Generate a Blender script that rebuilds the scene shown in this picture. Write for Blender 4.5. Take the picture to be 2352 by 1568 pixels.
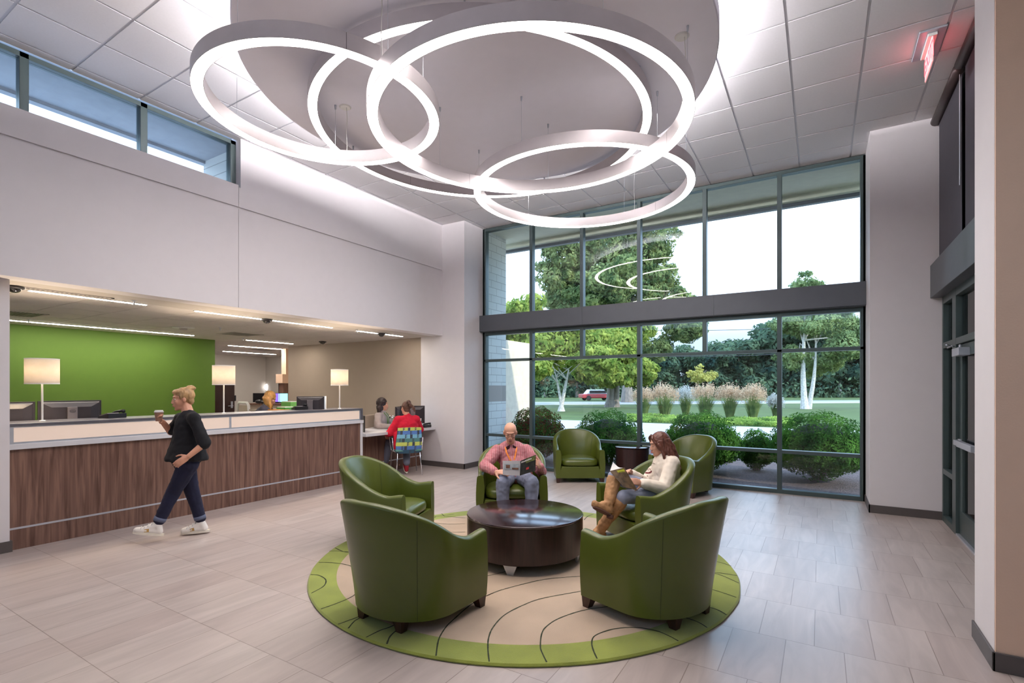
import bpy, bmesh, math, random
from mathutils import Vector, Matrix, noise
random.seed(7)
for o in list(bpy.data.objects): bpy.data.objects.remove(o)
SC = bpy.context.scene
COL = SC.collection
V = Vector
PI = math.pi

# ---------------------------------------------------------------- camera
CAM_H, FPX, CXP, HYP = 1.57, 1164.0, 1176.0, 890.3
YAW = math.radians(31.31)
cd = bpy.data.cameras.new('camera'); cam = bpy.data.objects.new('camera', cd); COL.objects.link(cam)
cam.location = (0, 0, CAM_H); cam.rotation_euler = (PI/2, 0, YAW)
cd.sensor_width = 36.0; cd.sensor_fit = 'HORIZONTAL'; cd.lens = 36.0*FPX/2352.0
cd.shift_y = (HYP-784.0)/2352.0; cd.clip_start = 0.05; cd.clip_end = 600
SC.camera = cam
# ---------------------------------------------------------------- exposure
SC.view_settings.view_transform = 'Standard'; SC.view_settings.look = 'None'
SC.view_settings.exposure = 1.34; SC.view_settings.gamma = 1.0
SC.view_settings.use_curve_mapping = False
try:
    SC.cycles.max_bounces = 7; SC.cycles.diffuse_bounces = 4; SC.cycles.glossy_bounces = 3; SC.cycles.transparent_max_bounces = 14
    SC.cycles.sample_clamp_indirect = 4.0; SC.cycles.caustics_reflective = False; SC.cycles.caustics_refractive = False
except Exception: pass
# ---------------------------------------------------------------- sky
W = bpy.data.worlds.new('sky'); SC.world = W; W.use_nodes = True
nt = W.node_tree; nt.nodes.clear()
wo = nt.nodes.new('ShaderNodeOutputWorld'); bg = nt.nodes.new('ShaderNodeBackground')
tc = nt.nodes.new('ShaderNodeTexCoord'); sp = nt.nodes.new('ShaderNodeSeparateXYZ'); cr = nt.nodes.new('ShaderNodeValToRGB')
nt.links.new(tc.outputs['Generated'], sp.inputs[0]); nt.links.new(sp.outputs['Z'], cr.inputs[0])
e = cr.color_ramp.elements
e[0].position = 0.0; e[0].color = (0.17, 0.215, 0.27, 1)
e[1].position = 1.0; e[1].color = (0.38, 0.58, 1.0, 1)
n = e.new(0.09); n.color = (0.20, 0.25, 0.31, 1)
n = e.new(0.16); n.color = (0.42, 0.55, 0.72, 1)
n = e.new(0.26); n.color = (0.58, 0.76, 1.0, 1)
nt.links.new(cr.outputs[0], bg.inputs[0]); bg.inputs[1].default_value = 1.95
nt.links.new(bg.outputs[0], wo.inputs[0])
# ---------------------------------------------------------------- sun (low, from the right, along the window wall)
sl = bpy.data.lights.new('sun', 'SUN'); sl.energy = 1.5; sl.angle = math.radians(0.8); sl.color = (1.0, 0.90, 0.74)
so = bpy.data.objects.new('sun', sl); COL.objects.link(so)
so.rotation_euler = V((0.90, -0.16, 0.50)).to_track_quat('Z', 'Y').to_euler(); so.location = (20, 0, 20)

# ---------------------------------------------------------------- photo geometry helpers (pixels of the 2352x1568 frame)
FD = V((-math.sin(YAW), math.cos(YAW), 0)); RD = V((math.cos(YAW), math.sin(YAW), 0))
def ray(u, v): return FD + RD*((u-CXP)/FPX) + V((0, 0, (HYP-v)/FPX))
def at(u, v, d): return V((0, 0, CAM_H)) + ray(u, v)*d
def fl(u, v, z=0.0):
    r = ray(u, v); return V((0, 0, CAM_H)) + r*((z-CAM_H)/r.z)
def onx(u, v, x):
    r = ray(u, v); return V((0, 0, CAM_H)) + r*(x/r.x)
def ony(u, v, y):
    r = ray(u, v); return V((0, 0, CAM_H)) + r*(y/r.y)

# ---------------------------------------------------------------- materials
MATS = {}
def nmat(name):
    m = bpy.data.materials.new(name); m.use_nodes = True; m.node_tree.nodes.clear()
    t = m.node_tree; o = t.nodes.new('ShaderNodeOutputMaterial'); b = t.nodes.new('ShaderNodeBsdfPrincipled')
    t.links.new(b.outputs[0], o.inputs[0]); MATS[name] = m
    return m, t, b
def srgb(r, g, b):
    f = lambda c: (c/255/12.92) if c/255 <= 0.04045 else ((c/255+0.055)/1.055)**2.4
    return (f(r), f(g), f(b), 1)
def sock(b, *names):
    for n in names:
        if n in b.inputs: return b.inputs[n]
def mat(name, col, rough=0.6, metal=0.0, spec=0.5, var=0.08, scale=8.0, bump=0.0, bscale=60.0, coat=0.0, stretch=(1, 1, 1), sheen=0.0, trans=0.0, dist=0.004):
    m, t, b = nmat(name)
    b.inputs['Roughness'].default_value = rough; b.inputs['Metallic'].default_value = metal
    s = sock(b, 'Specular IOR Level', 'Specular'); s.default_value = spec
    if coat: sock(b, 'Coat Weight', 'Clearcoat').default_value = coat; sock(b, 'Coat Roughness', 'Clearcoat Roughness').default_value = 0.15
    if sheen: sock(b, 'Sheen Weight', 'Sheen').default_value = sheen
    c = t.nodes.new('ShaderNodeTexCoord'); mp = t.nodes.new('ShaderNodeMapping'); mp.inputs['Scale'].default_value = stretch
    t.links.new(c.outputs['Object'], mp.inputs[0])
    nz = t.nodes.new('ShaderNodeTexNoise'); nz.inputs['Scale'].default_value = scale; nz.inputs['Detail'].default_value = 4
    t.links.new(mp.outputs[0], nz.inputs['Vector'])
    r = t.nodes.new('ShaderNodeValToRGB')
    r.color_ramp.elements[0].position = 0.3; r.color_ramp.elements[1].position = 0.7
    r.color_ramp.elements[0].color = tuple(x*(1-var) for x in col[:3])+(1,)
    r.color_ramp.elements[1].color = tuple(min(1, x*(1+var)) for x in col[:3])+(1,)
    t.links.new(nz.outputs['Fac'], r.inputs[0]); t.links.new(r.outputs[0], b.inputs['Base Color'])
    if bump:
        n2 = t.nodes.new('ShaderNodeTexNoise'); n2.inputs['Scale'].default_value = bscale; n2.inputs['Detail'].default_value = 3
        t.links.new(mp.outputs[0], n2.inputs['Vector'])
        bp = t.nodes.new('ShaderNodeBump'); bp.inputs['Strength'].default_value = bump; bp.inputs['Distance'].default_value = dist
        t.links.new(n2.outputs['Fac'], bp.inputs['Height']); t.links.new(bp.outputs[0], b.inputs['Normal'])
    return m
def emat(name, col, strength, base=(0.9, 0.9, 0.88, 1)):
    m, t, b = nmat(name)
    b.inputs['Base Color'].default_value = base; b.inputs['Roughness'].default_value = 0.5
    sock(b, 'Emission Color', 'Emission').default_value = col; b.inputs['Emission Strength'].default_value = strength
    return m
def leafmat(name, c1, c2, scale=3.0, tr=0.45):
    m = bpy.data.materials.new(name); m.use_nodes = True; t = m.node_tree; t.nodes.clear(); MATS[name] = m
    o = t.nodes.new('ShaderNodeOutputMaterial'); d = t.nodes.new('ShaderNodeBsdfDiffuse'); tl = t.nodes.new('ShaderNodeBsdfTranslucent')
    mx = t.nodes.new('ShaderNodeMixShader'); mx.inputs[0].default_value = tr
    c = t.nodes.new('ShaderNodeTexCoord'); nz = t.nodes.new('ShaderNodeTexNoise'); nz.inputs['Scale'].default_value = scale; nz.inputs['Detail'].default_value = 5
    t.links.new(c.outputs['Object'], nz.inputs['Vector'])
    r = t.nodes.new('ShaderNodeValToRGB'); r.color_ramp.elements[0].position = 0.35; r.color_ramp.elements[1].position = 0.65
    r.color_ramp.elements[0].color = c1; r.color_ramp.elements[1].color = c2
    t.links.new(nz.outputs['Fac'], r.inputs[0])
    for s in (d, tl): t.links.new(r.outputs[0], s.inputs['Color'])
    t.links.new(d.outputs[0], mx.inputs[1]); t.links.new(tl.outputs[0], mx.inputs[2]); t.links.new(mx.outputs[0], o.inputs[0])
    return m
def glassmat(name, tint=(0.93, 0.97, 0.98, 1), refl=0.06):
    m = bpy.data.materials.new(name); m.use_nodes = True; t = m.node_tree; t.nodes.clear(); MATS[name] = m
    o = t.nodes.new('ShaderNodeOutputMaterial'); a = t.nodes.new('ShaderNodeBsdfTransparent'); a.inputs[0].default_value = tint
    g = t.nodes.new('ShaderNodeBsdfGlossy'); g.inputs['Roughness'].default_value = 0.0
    f = t.nodes.new('ShaderNodeFresnel'); f.inputs[0].default_value = 1.45
    mx = t.nodes.new('ShaderNodeMixShader')
    t.links.new(f.outputs[0], mx.inputs[0]); t.links.new(a.outputs[0], mx.inputs[1]); t.links.new(g.outputs[0], mx.inputs[2]); t.links.new(mx.outputs[0], o.inputs[0])
    return m
def brickmat(name, c1, c2, mortar, bw, bh, ms, rough=0.8, off=(0, 0, 0), axes='XY', streak=0.0, bump=0.3, spec=0.5, bands=None, offset=0.5):
    m, t, b = nmat(name)
    b.inputs['Roughness'].default_value = rough; sock(b, 'Specular IOR Level', 'Specular').default_value = spec
    c = t.nodes.new('ShaderNodeTexCoord'); sep = t.nodes.new('ShaderNodeSeparateXYZ'); com = t.nodes.new('ShaderNodeCombineXYZ')
    t.links.new(c.outputs['Object'], sep.inputs[0])
    for i, a in enumerate(axes):
        ad = t.nodes.new('ShaderNodeMath'); ad.operation = 'ADD'; ad.inputs[1].default_value = off[i]
        t.links.new(sep.outputs[a], ad.inputs[0]); t.links.new(ad.outputs[0], com.inputs[i])
    br = t.nodes.new('ShaderNodeTexBrick'); br.offset = offset; br.inputs['Scale'].default_value = 1
    br.inputs['Brick Width'].default_value = bw; br.inputs['Row Height'].default_value = bh
    br.inputs['Mortar Size'].default_value = ms; br.inputs['Mortar Smooth'].default_value = 0.1; br.inputs['Bias'].default_value = 0.0
    br.inputs['Color1'].default_value = c1; br.inputs['Color2'].default_value = c2; br.inputs['Mortar'].default_value = mortar
    t.links.new(com.outputs[0], br.inputs['Vector'])
    out = br.outputs['Color']
    if streak:
        mp = t.nodes.new('ShaderNodeMapping'); mp.inputs['Scale'].default_value = (5.5, 0.9, 1); mp.inputs['Rotation'].default_value = (0, 0, 0.25)
        t.links.new(com.outputs[0], mp.inputs[0])
        nz = t.nodes.new('ShaderNodeTexNoise'); nz.inputs['Scale'].default_value = 1.6; nz.inputs['Detail'].default_value = 6; nz.inputs['Distortion'].default_value = 1.2
        t.links.new(mp.outputs[0], nz.inputs['Vector'])
        rp = t.nodes.new('ShaderNodeValToRGB'); rp.color_ramp.elements[0].position = 0.3; rp.color_ramp.elements[1].position = 0.72
        rp.color_ramp.elements[0].color = (1-streak, 1-streak, 1-streak, 1); rp.color_ramp.elements[1].color = (1+streak*0.4,)*3+(1,)
        mx = t.nodes.new('ShaderNodeMixRGB'); mx.blend_type = 'MULTIPLY'; mx.inputs[0].default_value = 1
        t.links.new(nz.outputs['Fac'], rp.inputs[0]); t.links.new(out, mx.inputs[1]); t.links.new(rp.outputs[0], mx.inputs[2]); out = mx.outputs[0]
    if bands:   # a differently coloured course between two heights
        lo, hi, colr = bands
        g1 = t.nodes.new('ShaderNodeMath'); g1.operation = 'GREATER_THAN'; g1.inputs[1].default_value = lo
        g2 = t.nodes.new('ShaderNodeMath'); g2.operation = 'LESS_THAN'; g2.inputs[1].default_value = hi
        ml = t.nodes.new('ShaderNodeMath'); ml.operation = 'MULTIPLY'
        t.links.new(sep.outputs['Z'], g1.inputs[0]); t.links.new(sep.outputs['Z'], g2.inputs[0])
        t.links.new(g1.outputs[0], ml.inputs[0]); t.links.new(g2.outputs[0], ml.inputs[1])
        mx = t.nodes.new('ShaderNodeMixRGB'); mx.inputs[2].default_value = colr
        t.links.new(ml.outputs[0], mx.inputs[0]); t.links.new(out, mx.inputs[1]); out = mx.outputs[0]
    t.links.new(out, b.inputs['Base Color'])
    if bump:
        bp = t.nodes.new('ShaderNodeBump'); bp.inputs['Strength'].default_value = bump; bp.inputs['Distance'].default_value = 0.003; bp.invert = True
        t.links.new(br.outputs['Fac'], bp.inputs['Height']); t.links.new(bp.outputs[0], b.inputs['Normal'])
    return m
def woodmat(name, c1, c2, rough=0.45, sc=(14, 14, 0.7), coat=0.0):
    m, t, b = nmat(name); b.inputs['Roughness'].default_value = rough
    if coat: sock(b, 'Coat Weight', 'Clearcoat').default_value = coat; sock(b, 'Coat Roughness', 'Clearcoat Roughness').default_value = 0.12
    c = t.nodes.new('ShaderNodeTexCoord'); mp = t.nodes.new('ShaderNodeMapping'); mp.inputs['Scale'].default_value = sc
    t.links.new(c.outputs['Object'], mp.inputs[0])
    nz = t.nodes.new('ShaderNodeTexNoise'); nz.inputs['Scale'].default_value = 2.2; nz.inputs['Detail'].default_value = 7; nz.inputs['Distortion'].default_value = 0.8
    t.links.new(mp.outputs[0], nz.inputs['Vector'])
    r = t.nodes.new('ShaderNodeValToRGB'); r.color_ramp.elements[0].position = 0.32; r.color_ramp.elements[1].position = 0.66
    r.color_ramp.elements[0].color = c1; r.color_ramp.elements[1].color = c2
    t.links.new(nz.outputs['Fac'], r.inputs[0]); t.links.new(r.outputs[0], b.inputs['Base Color'])
    return m

M_WALL = mat('white_paint', srgb(224, 220, 222), 0.75, var=0.01, bump=0.04, bscale=180)
M_TAN = mat('tan_paint', srgb(234, 202, 176), 0.75, var=0.015, bump=0.35, bscale=90, dist=0.002)
M_TAUPE = mat('taupe_paint', srgb(172, 158, 143), 0.75, var=0.01, bump=0.04, bscale=180)
M_OFFICE = mat('office_paint', srgb(196, 190, 184), 0.75, var=0.01)
M_GREENWALL = mat('green_paint', srgb(82, 114, 32), 0.7, var=0.02, bump=0.04, bscale=200)
M_CEIL = mat('ceiling_tile', srgb(240, 239, 242), 0.85, var=0.015, scale=50, bump=0.1, bscale=260)
M_GRID = mat('ceiling_grid', srgb(226, 226, 232), 0.6, var=0.01)
M_LOWCEIL = mat('low_ceiling_tile', srgb(214, 208, 204), 0.85, var=0.02, scale=50)
M_BASE = mat('rubber_base', srgb(88, 82, 80), 0.5, var=0.05)
M_FRAME = mat('green_grey_metal', srgb(74, 88, 88), 0.38, 0.35, var=0.03)
M_BEAM = mat('charcoal_panel', srgb(86, 90, 96), 0.45, 0.2, var=0.03)
M_GLASS = glassmat('window_glass')
M_DISC = mat('disc_paint', srgb(234, 232, 243), 0.8, var=0.01)
M_ALU = mat('brushed_aluminium', srgb(206, 200, 204), 0.38, 0.35, var=0.03, bump=0.02, bscale=300)
M_CHROME = mat('chrome', srgb(225, 225, 230), 0.15, 1.0, var=0.01)
M_STEEL = mat('satin_steel', srgb(200, 205, 215), 0.35, 0.6, var=0.02)
M_GLOW = emat('ring_diffuser', (1.0, 0.91, 0.87, 1), 11.2)
M_TOPFILL = emat('ring_fill_glow', (1.0, 0.94, 0.93, 1), 0.35)  # weak fill glow added to the ring tops to brighten ceiling and disc
M_LINE2 = emat('front_line_led', (1.0, 0.90, 0.80, 1), 40.0)
M_COVE = emat('cove_led', (1.0, 0.95, 0.97, 1), 54.0)
M_LINE = emat('line_led', (1.0, 0.90, 0.80, 1), 60.0)
M_SHADE = leafmat('lamp_shade_fabric', srgb(238, 230, 216), srgb(242, 234, 222), 20, 0.5)
M_LITPANEL = emat('lit_resin_panel', (1.0, 0.80, 0.66, 1), 0.13, srgb(206, 186, 172))
M_BLACK = mat('black_plastic', srgb(26, 26, 30), 0.4, var=0.05)
M_DARK = mat('dark_plastic', srgb(52, 48, 52), 0.45, var=0.05)
M_COUNTER = mat('dark_solid_surface', srgb(90, 90, 98), 0.35, var=0.06, scale=120)
M_WHITESS = mat('white_solid_surface', srgb(214, 214, 218), 0.35, var=0.02)
M_WALNUT = woodmat('walnut_laminate', srgb(88, 60, 50), srgb(136, 104, 90), 0.42)
M_ESPRESSO = woodmat('espresso_wood', srgb(32, 15, 16), srgb(54, 30, 30), 0.16, (10, 10, 0.8), 0.5)
M_ESPSIDE = woodmat('espresso_wood_side', srgb(32, 15, 16), srgb(54, 30, 30), 0.34, (10, 10, 0.8), 0.1)
M_LEGWOOD = woodmat('dark_leg_wood', srgb(44, 24, 20), srgb(70, 42, 34), 0.4)
M_LEATHER = mat('green_leather', srgb(80, 91, 25), 0.36, var=0.05, scale=5, bump=0.12, bscale=220, coat=0.2, dist=0.001)
M_FLOOR = brickmat('porcelain_tile', srgb(180, 167, 161), srgb(191, 180, 174), srgb(148, 134, 126), 0.304, 0.5925, 0.0025, 0.34,
                   off=(-0.273+30.4, -5.365+60*0.5925, 0), streak=0.16, bump=0.5)
M_BLOCK = brickmat('split_block', srgb(208, 210, 204), srgb(214, 216, 210), srgb(160, 162, 158), 0.40, 0.152, 0.006, 0.9, off=(10, 5, 0), axes='YZ', bands=(1.28, 1.62, srgb(160, 152, 144)))
M_BLOCKX = brickmat('split_block_front', srgb(206, 198, 182), srgb(214, 206, 190), srgb(176, 168, 154), 0.40, 0.152, 0.006, 0.9, off=(30, 5, 0), axes='XZ', bands=(1.28, 1.62, srgb(168, 130, 96)))
M_SOFFIT = mat('soffit_panel', srgb(232, 228, 206), 0.8, var=0.04)
M_RED = emat('exit_red', (1.0, 0.06, 0.08, 1), 1.6, (0.6, 0.05, 0.05, 1))
M_EXITPANEL = emat('exit_panel', (1.0, 0.30, 0.30, 1), 0.35, (0.9, 0.75, 0.75, 1))
M_SHADEFAB = mat('charcoal_shade_fabric', srgb(74, 72, 80), 0.8, var=0.05)
M_BROWNMETAL = mat('bronze_metal', srgb(72, 60, 60), 0.45, 0.5)
M_WHITEPL = mat('white_plastic', srgb(225, 224, 222), 0.4, var=0.02)
M_PAPER = mat('paper', srgb(235, 235, 232), 0.7, var=0.02)

# ---------------------------------------------------------------- mesh builder
class MB:
    def __init__(s): s.v = []; s.f = []; s.m = []; s.cur = 0
    def mi(s, i): s.cur = i; return s
    def add(s, vs, fs):
        b = len(s.v); s.v += [V(p) for p in vs]; s.f += [tuple(b+i for i in f) for f in fs]; s.m += [s.cur]*len(fs); return s
    def box(s, a, b):
        x0, y0, z0 = a; x1, y1, z1 = b
        x0, x1 = min(x0, x1), max(x0, x1); y0, y1 = min(y0, y1), max(y0, y1); z0, z1 = min(z0, z1), max(z0, z1)
        return s.add([(x0, y0, z0), (x1, y0, z0), (x1, y1, z0), (x0, y1, z0), (x0, y0, z1), (x1, y0, z1), (x1, y1, z1), (x0, y1, z1)],
                     [(0, 3, 2, 1), (4, 5, 6, 7), (0, 1, 5, 4), (1, 2, 6, 5), (2, 3, 7, 6), (3, 0, 4, 7)])
    def obox(s, c, ax, ay, az):      # oriented box, half-extent vectors
        c = V(c); vs = [c+ax*i+ay*j+az*k for k in (-1, 1) for i, j in ((-1, -1), (1, -1), (1, 1), (-1, 1))]
        return s.add(vs, [(0, 3, 2, 1), (4, 5, 6, 7), (0, 1, 5, 4), (1, 2, 6, 5), (2, 3, 7, 6), (3, 0, 4, 7)])
    def loft(s, rings, cap=True, close=True):
        n = len(rings[0]); vs = [p for r in rings for p in r]; fs = []
        m = n if close else n-1
        for i in range(len(rings)-1):
            for j in range(m):
                k = (j+1) % n; fs.append((i*n+j, i*n+k, (i+1)*n+k, (i+1)*n+j))
        if cap and close:
            fs.append(tuple(range(n-1, -1, -1))); fs.append(tuple((len(rings)-1)*n+j for j in range(n)))
        return s.add(vs, fs)
    def frame(s, d):
        d = d.normalized(); a = V((0, 0, 1)) if abs(d.z) < 0.95 else V((1, 0, 0))
        x = a.cross(d).normalized(); return x, d.cross(x)
    def cyl(s, p0, p1, r0, r1=None, n=16):
        p0 = V(p0); p1 = V(p1); r1 = r0 if r1 is None else r1; x, y = s.frame(p1-p0)
        rr = [[p+x*(r*math.cos(2*PI*i/n))+y*(r*math.sin(2*PI*i/n)) for i in range(n)] for p, r in ((p0, r0), (p1, r1))]
        return s.loft(rr)
    def tube(s, pts, r, n=8, closed=False):
        pts = [V(p) for p in pts]; rs = r if isinstance(r, (list, tuple)) else [r]*len(pts); rings = []
        up = None
        for i, p in enumerate(pts):
            a = pts[i-1] if i else (pts[-1] if closed else pts[0]); b = pts[(i+1) % len(pts)] if (i < len(pts)-1 or closed) else pts[-1]
            d = (b-a); d = d.normalized() if d.length > 1e-9 else V((0, 0, 1))
            if up is None: x, y = s.frame(d)
            else:
                x = (up-d*up.dot(d)); x = x.normalized() if x.length > 1e-6 else s.frame(d)[0]; y = d.cross(x)
            up = x
            rings.append([p+x*(rs[i]*math.cos(2*PI*j/n))+y*(rs[i]*math.sin(2*PI*j/n)) for j in range(n)])
        if closed: rings.append(rings[0]); return s.loft(rings, cap=False)
        return s.loft(rings)
    def lathe(s, prof, c=(0, 0, 0), n=32, cap=False):
        c = V(c); rings = [[c+V((r*math.cos(2*PI*i/n), r*math.sin(2*PI*i/n), z)) for i in range(n)] for r, z in prof]
        return s.loft(rings, cap=cap)
    def ell(s, c, ax, ay, az, nu=14, nv=9):
        c = V(c); vs = [c+az]; fs = []
        for i in range(1, nv):
            t = PI*i/nv
            for j in range(nu):
                a = 2*PI*j/nu; vs.append(c+ax*(math.sin(t)*math.cos(a))+ay*(math.sin(t)*math.sin(a))+az*math.cos(t))
        vs.append(c-az); L = len(vs)-1
        for j in range(nu):
            k = (j+1) % nu; fs.append((0, 1+j, 1+k)); fs.append((L, L-nu+k, L-nu+j))
            for i in range(nv-2): fs.append((1+i*nu+j, 1+(i+1)*nu+j, 1+(i+1)*nu+k, 1+i*nu+k))
        return s.add(vs, fs)
    def sph(s, c, r, nu=12, nv=8): return s.ell(c, V((r, 0, 0)), V((0, r, 0)), V((0, 0, r)), nu, nv)
    def cap(s, p0, p1, r0, r1=None, n=12):
        r1 = r0 if r1 is None else r1; s.cyl(p0, p1, r0, r1, n); s.sph(p0, r0, n, 8); s.sph(p1, r1, n, 8); return s
    def prism(s, poly, z0, z1):
        n = len(poly)
        return s.loft([[V((x, y, z0)) for x, y in poly], [V((x, y, z1)) for x, y in poly]])
    def quad(s, a, b, c, d): return s.add([a, b, c, d], [(0, 1, 2, 3)])
    def xf(s, M):
        s.v = [M @ p for p in s.v]; return s
    def build(s, name, mats, parent=None, smooth=False, bevel=0.0, off=None, seg=2):
        if off is not None: vs = [tuple(p-V(off)) for p in s.v]
        else: vs = [tuple(p) for p in s.v]
        me = bpy.data.meshes.new(name); me.from_pydata(vs, [], s.f)
        mats = mats if isinstance(mats, (list, tuple)) else [mats]
        for m in mats: me.materials.append(m)
        if len(mats) > 1: me.polygons.foreach_set('material_index', s.m)
        if smooth: me.polygons.foreach_set('use_smooth', [True]*len(me.polygons))
        me.update(); o = bpy.data.objects.new(name, me); COL.objects.link(o)
        if parent is not None: o.parent = parent
        if bevel:
            b = o.modifiers.new('bevel', 'BEVEL'); b.width = bevel; b.segments = seg; b.limit_method = 'ANGLE'; b.angle_limit = math.radians(40)
        if smooth == 'auto':
            pass
        return o
def smooth_angle(o, ang=40):
    me = o.data
    try:
        me.set_sharp_from_angle(angle=math.radians(ang))
    except Exception: pass
    return o

def tag(o, label=None, cat=None, group=None, kind=None):
    if label: o['label'] = label
    if cat: o['category'] = cat
    if group: o['group'] = group
    if kind: o['kind'] = kind
    elif cat: o['kind'] = 'thing'
    return o
def thing(name, label, cat, loc=(0, 0, 0), rz=0.0, group=None):
    o = bpy.data.objects.new(name, None); COL.objects.link(o); o.location = loc; o.rotation_euler = (0, 0, rz); o.empty_display_size = 0.1
    return tag(o, label, cat, group)
def struct(name, mb, m, label=None, **k):
    o = mb.build(name, m, **k); o['kind'] = 'structure'
    if label: o['label'] = label
    return o
def kids(o): return [c for c in bpy.data.objects if c.parent == o]
def copy_tree(o, parent=None):
    c = o.copy(); COL.objects.link(c)
    if parent is not None: c.parent = parent
    for ch in kids(o): copy_tree(ch, c)
    return c
# ================================================================ THE SETTING
ZC = 4.80; ZL = 2.605; YW = 8.504; XB = -6.415
def quadbox(a, b): return MB().box(a, b)
# floor
struct('floor', MB().box((-17, -3.4, -0.1), (-7, 10.6, 0.0)).box((-7, -3.4, -0.1), (5.2, 8.62, 0.0)), M_FLOOR)
# walls
def ywall_holes(mb, x0, x1, y0, y1, z0, z1): mb.box((x0, y0, z0), (x1, y1, z1))
w = MB()      # bulkhead: lower panels with a vertical reveal, recessed shadow line, projecting band, upper wall
w.box((XB-0.25, -3.3, ZL), (XB, 3.752, 3.884)); w.box((XB-0.25, 3.758, ZL), (XB, 7.884, 3.884))
w.box((XB-0.25, -3.3, 3.884), (XB-0.014, 7.884, 3.904))
w.box((XB-0.16, -3.3, 3.904), (XB+0.004, 3.752, 4.185)); w.box((XB-0.16, 3.758, 3.904), (XB+0.004, 7.884, 4.157))
w.box((XB-0.25, 3.79, 4.157), (XB-0.012, 7.884, ZC+0.1)); w.box((XB-0.25, 3.752, ZL), (XB-0.01, 3.758, 4.185))
struct('wall_left', w, M_WALL)
struct('wall_left.001', MB().box((-6.95, -3.3, 0), (-6.625, 1.645, ZL)), M_WALL)
struct('baseboard_left', MB().box((-6.96, -3.3, 0), (-6.612, 1.662, 0.105)), M_BASE)
# clerestory window in the left wall
wz0, wz1 = 4.185, 4.79; wx = XB-0.12
fr = MB()
fr.box((wx-0.10, -3.3, wz1-0.05), (wx, 3.79, wz1)); fr.box((wx-0.10, -3.3, wz0-0.02), (wx, 3.79, wz0+0.012))
for y in (3.755, 2.735, 1.725, 0.705, -0.30, -1.31, -2.32, -3.26): fr.box((wx-0.10, y-0.035, wz0), (wx, y+0.035, wz1))
cw = struct('window_1', fr, M_FRAME, bevel=0.003)
gl = MB()
for a, b in ((2.77, 3.72), (1.76, 2.70), (0.74, 1.69), (-0.265, 0.67), (-1.275, -0.335), (-2.285, -1.345), (-3.225, -2.355)):
    gl.box((wx-0.062, a, wz0+0.01), (wx-0.056, b, wz1-0.05))
gl.build('pane', M_GLASS, cw)
struct('wall_left.002', MB().box((wx-0.12, 3.79, 4.157), (XB-0.25, 8.6, ZC+0.2)), M_BLOCK)
# eave outside the clerestory, its unlit shade put into a darker panel colour
struct('trim_1', MB().box((wx-1.05, -3.6, 4.84), (wx-0.1, 7.6, 5.1)).box((wx-1.15, -3.6, 4.80), (wx-1.05, 7.6, 5.15)), mat('shaded_eave_panel', srgb(150, 154, 158), 0.8, var=0.06))
struct('trim_2', MB().box((wx-1.10, 3.95, 4.1), (wx-0.10, 4.6, 4.84)), M_BLOCK)
# column at the left end of the window wall
c = MB().box((-6.975, 7.884, 0), (-5.875, 8.64, ZL)).box((XB-0.02, 7.884, ZL), (-5.875, 8.64, ZC+0.1))
struct('wall_back', c, M_WALL)
struct('baseboard_back', MB().box((-6.975, 7.871, 0), (-5.862, 7.884, 0.10)).box((-5.875, 7.871, 0), (-5.862, YW+0.02, 0.10)), M_BASE)
# stub wall right of the window wall
struct('wall_back.001', MB().box((0.535, 7.80, 0), (1.40, 8.64, ZC+0.1)), M_WALL)
struct('baseboard_back.001', MB().box((0.522, 7.787, 0), (1.235, 7.80, 0.10)).box((0.522, 7.787, 0), (0.535, YW+0.02, 0.10)), M_BASE)
# near wall on the right: tan face towards the viewer, white end
nw = MB(); nw.mi(0).box((0.83, 3.815, 0), (5.2, 4.235, ZC+0.1)); nw.mi(1).box((0.832, 3.80, 0), (5.2, 3.815, ZC+0.1))
struct('wall_right', nw, [M_WALL, M_TAN])
struct('baseboard_right', MB().box((0.817, 3.787, 0), (5.2, 3.80, 0.105)).box((0.817, 3.787, 0), (0.83, 4.248, 0.105)), M_BASE, bevel=0.003)
# rear part of the lobby, behind the viewer
rw = MB().box((-6.95, -3.4, 0), (-6.2, -3.2, ZC)).box((4.6, -3.4, 0), (5.2, -3.2, ZC)).box((-6.2, -3.4, 4.7), (4.6, -3.2, ZC)).box((-6.2, -3.4, 0), (4.6, -3.2, 3.9))
struct('wall_front', rw, M_WALL)
rf = MB()
for i in range(10): rf.box((-6.2+i*1.2-0.03, -3.36, 3.9), (-6.2+i*1.2+0.03, -3.26, 4.7))
rwin = struct('added_rear_window', rf, M_FRAME)  # unseen window added to let daylight in from behind the viewer
MB().box((-6.2, -3.31, 3.9), (4.6, -3.305, 4.7)).build('pane', M_GLASS, rwin)
struct('wall_right.001', MB().box((5.0, -3.4, 0), (5.2, 3.8, ZC)), M_WALL)

# ceiling: lay-in tiles hanging a little below their grid
def tile_ceiling(name, x0, x1, y0, y1, z, xo, yo, px, py, gap, drop, mt, mg, hole=None):
    m = MB(); m.mi(1).box((x0, y0, z+drop), (x1, y1, z+0.12)); m.mi(0)
    i0 = math.floor((x0-xo)/px)-1; j0 = math.floor((y0-yo)/py)-1
    x = xo+i0*px
    while x < x1:
        y = yo+j0*py
        while y < y1:
            a, b = max(x+gap/2, x0+0.004), min(x+px-gap/2, x1-0.004); c_, d = max(y+gap/2, y0+0.004), min(y+py-gap/2, y1-0.004)
            if b-a > 0.01 and d-c_ > 0.01: m.box((a, c_, z), (b, d, z+drop-0.0005))
            y += py
        x += px
    return struct(name, m, [mt, mg])
tile_ceiling('ceiling', -6.52, 5.2, -3.3, 8.60, ZC, -0.255, 2.075, 0.6125, 0.603, 0.022, 0.010, M_CEIL, M_GRID)
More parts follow.
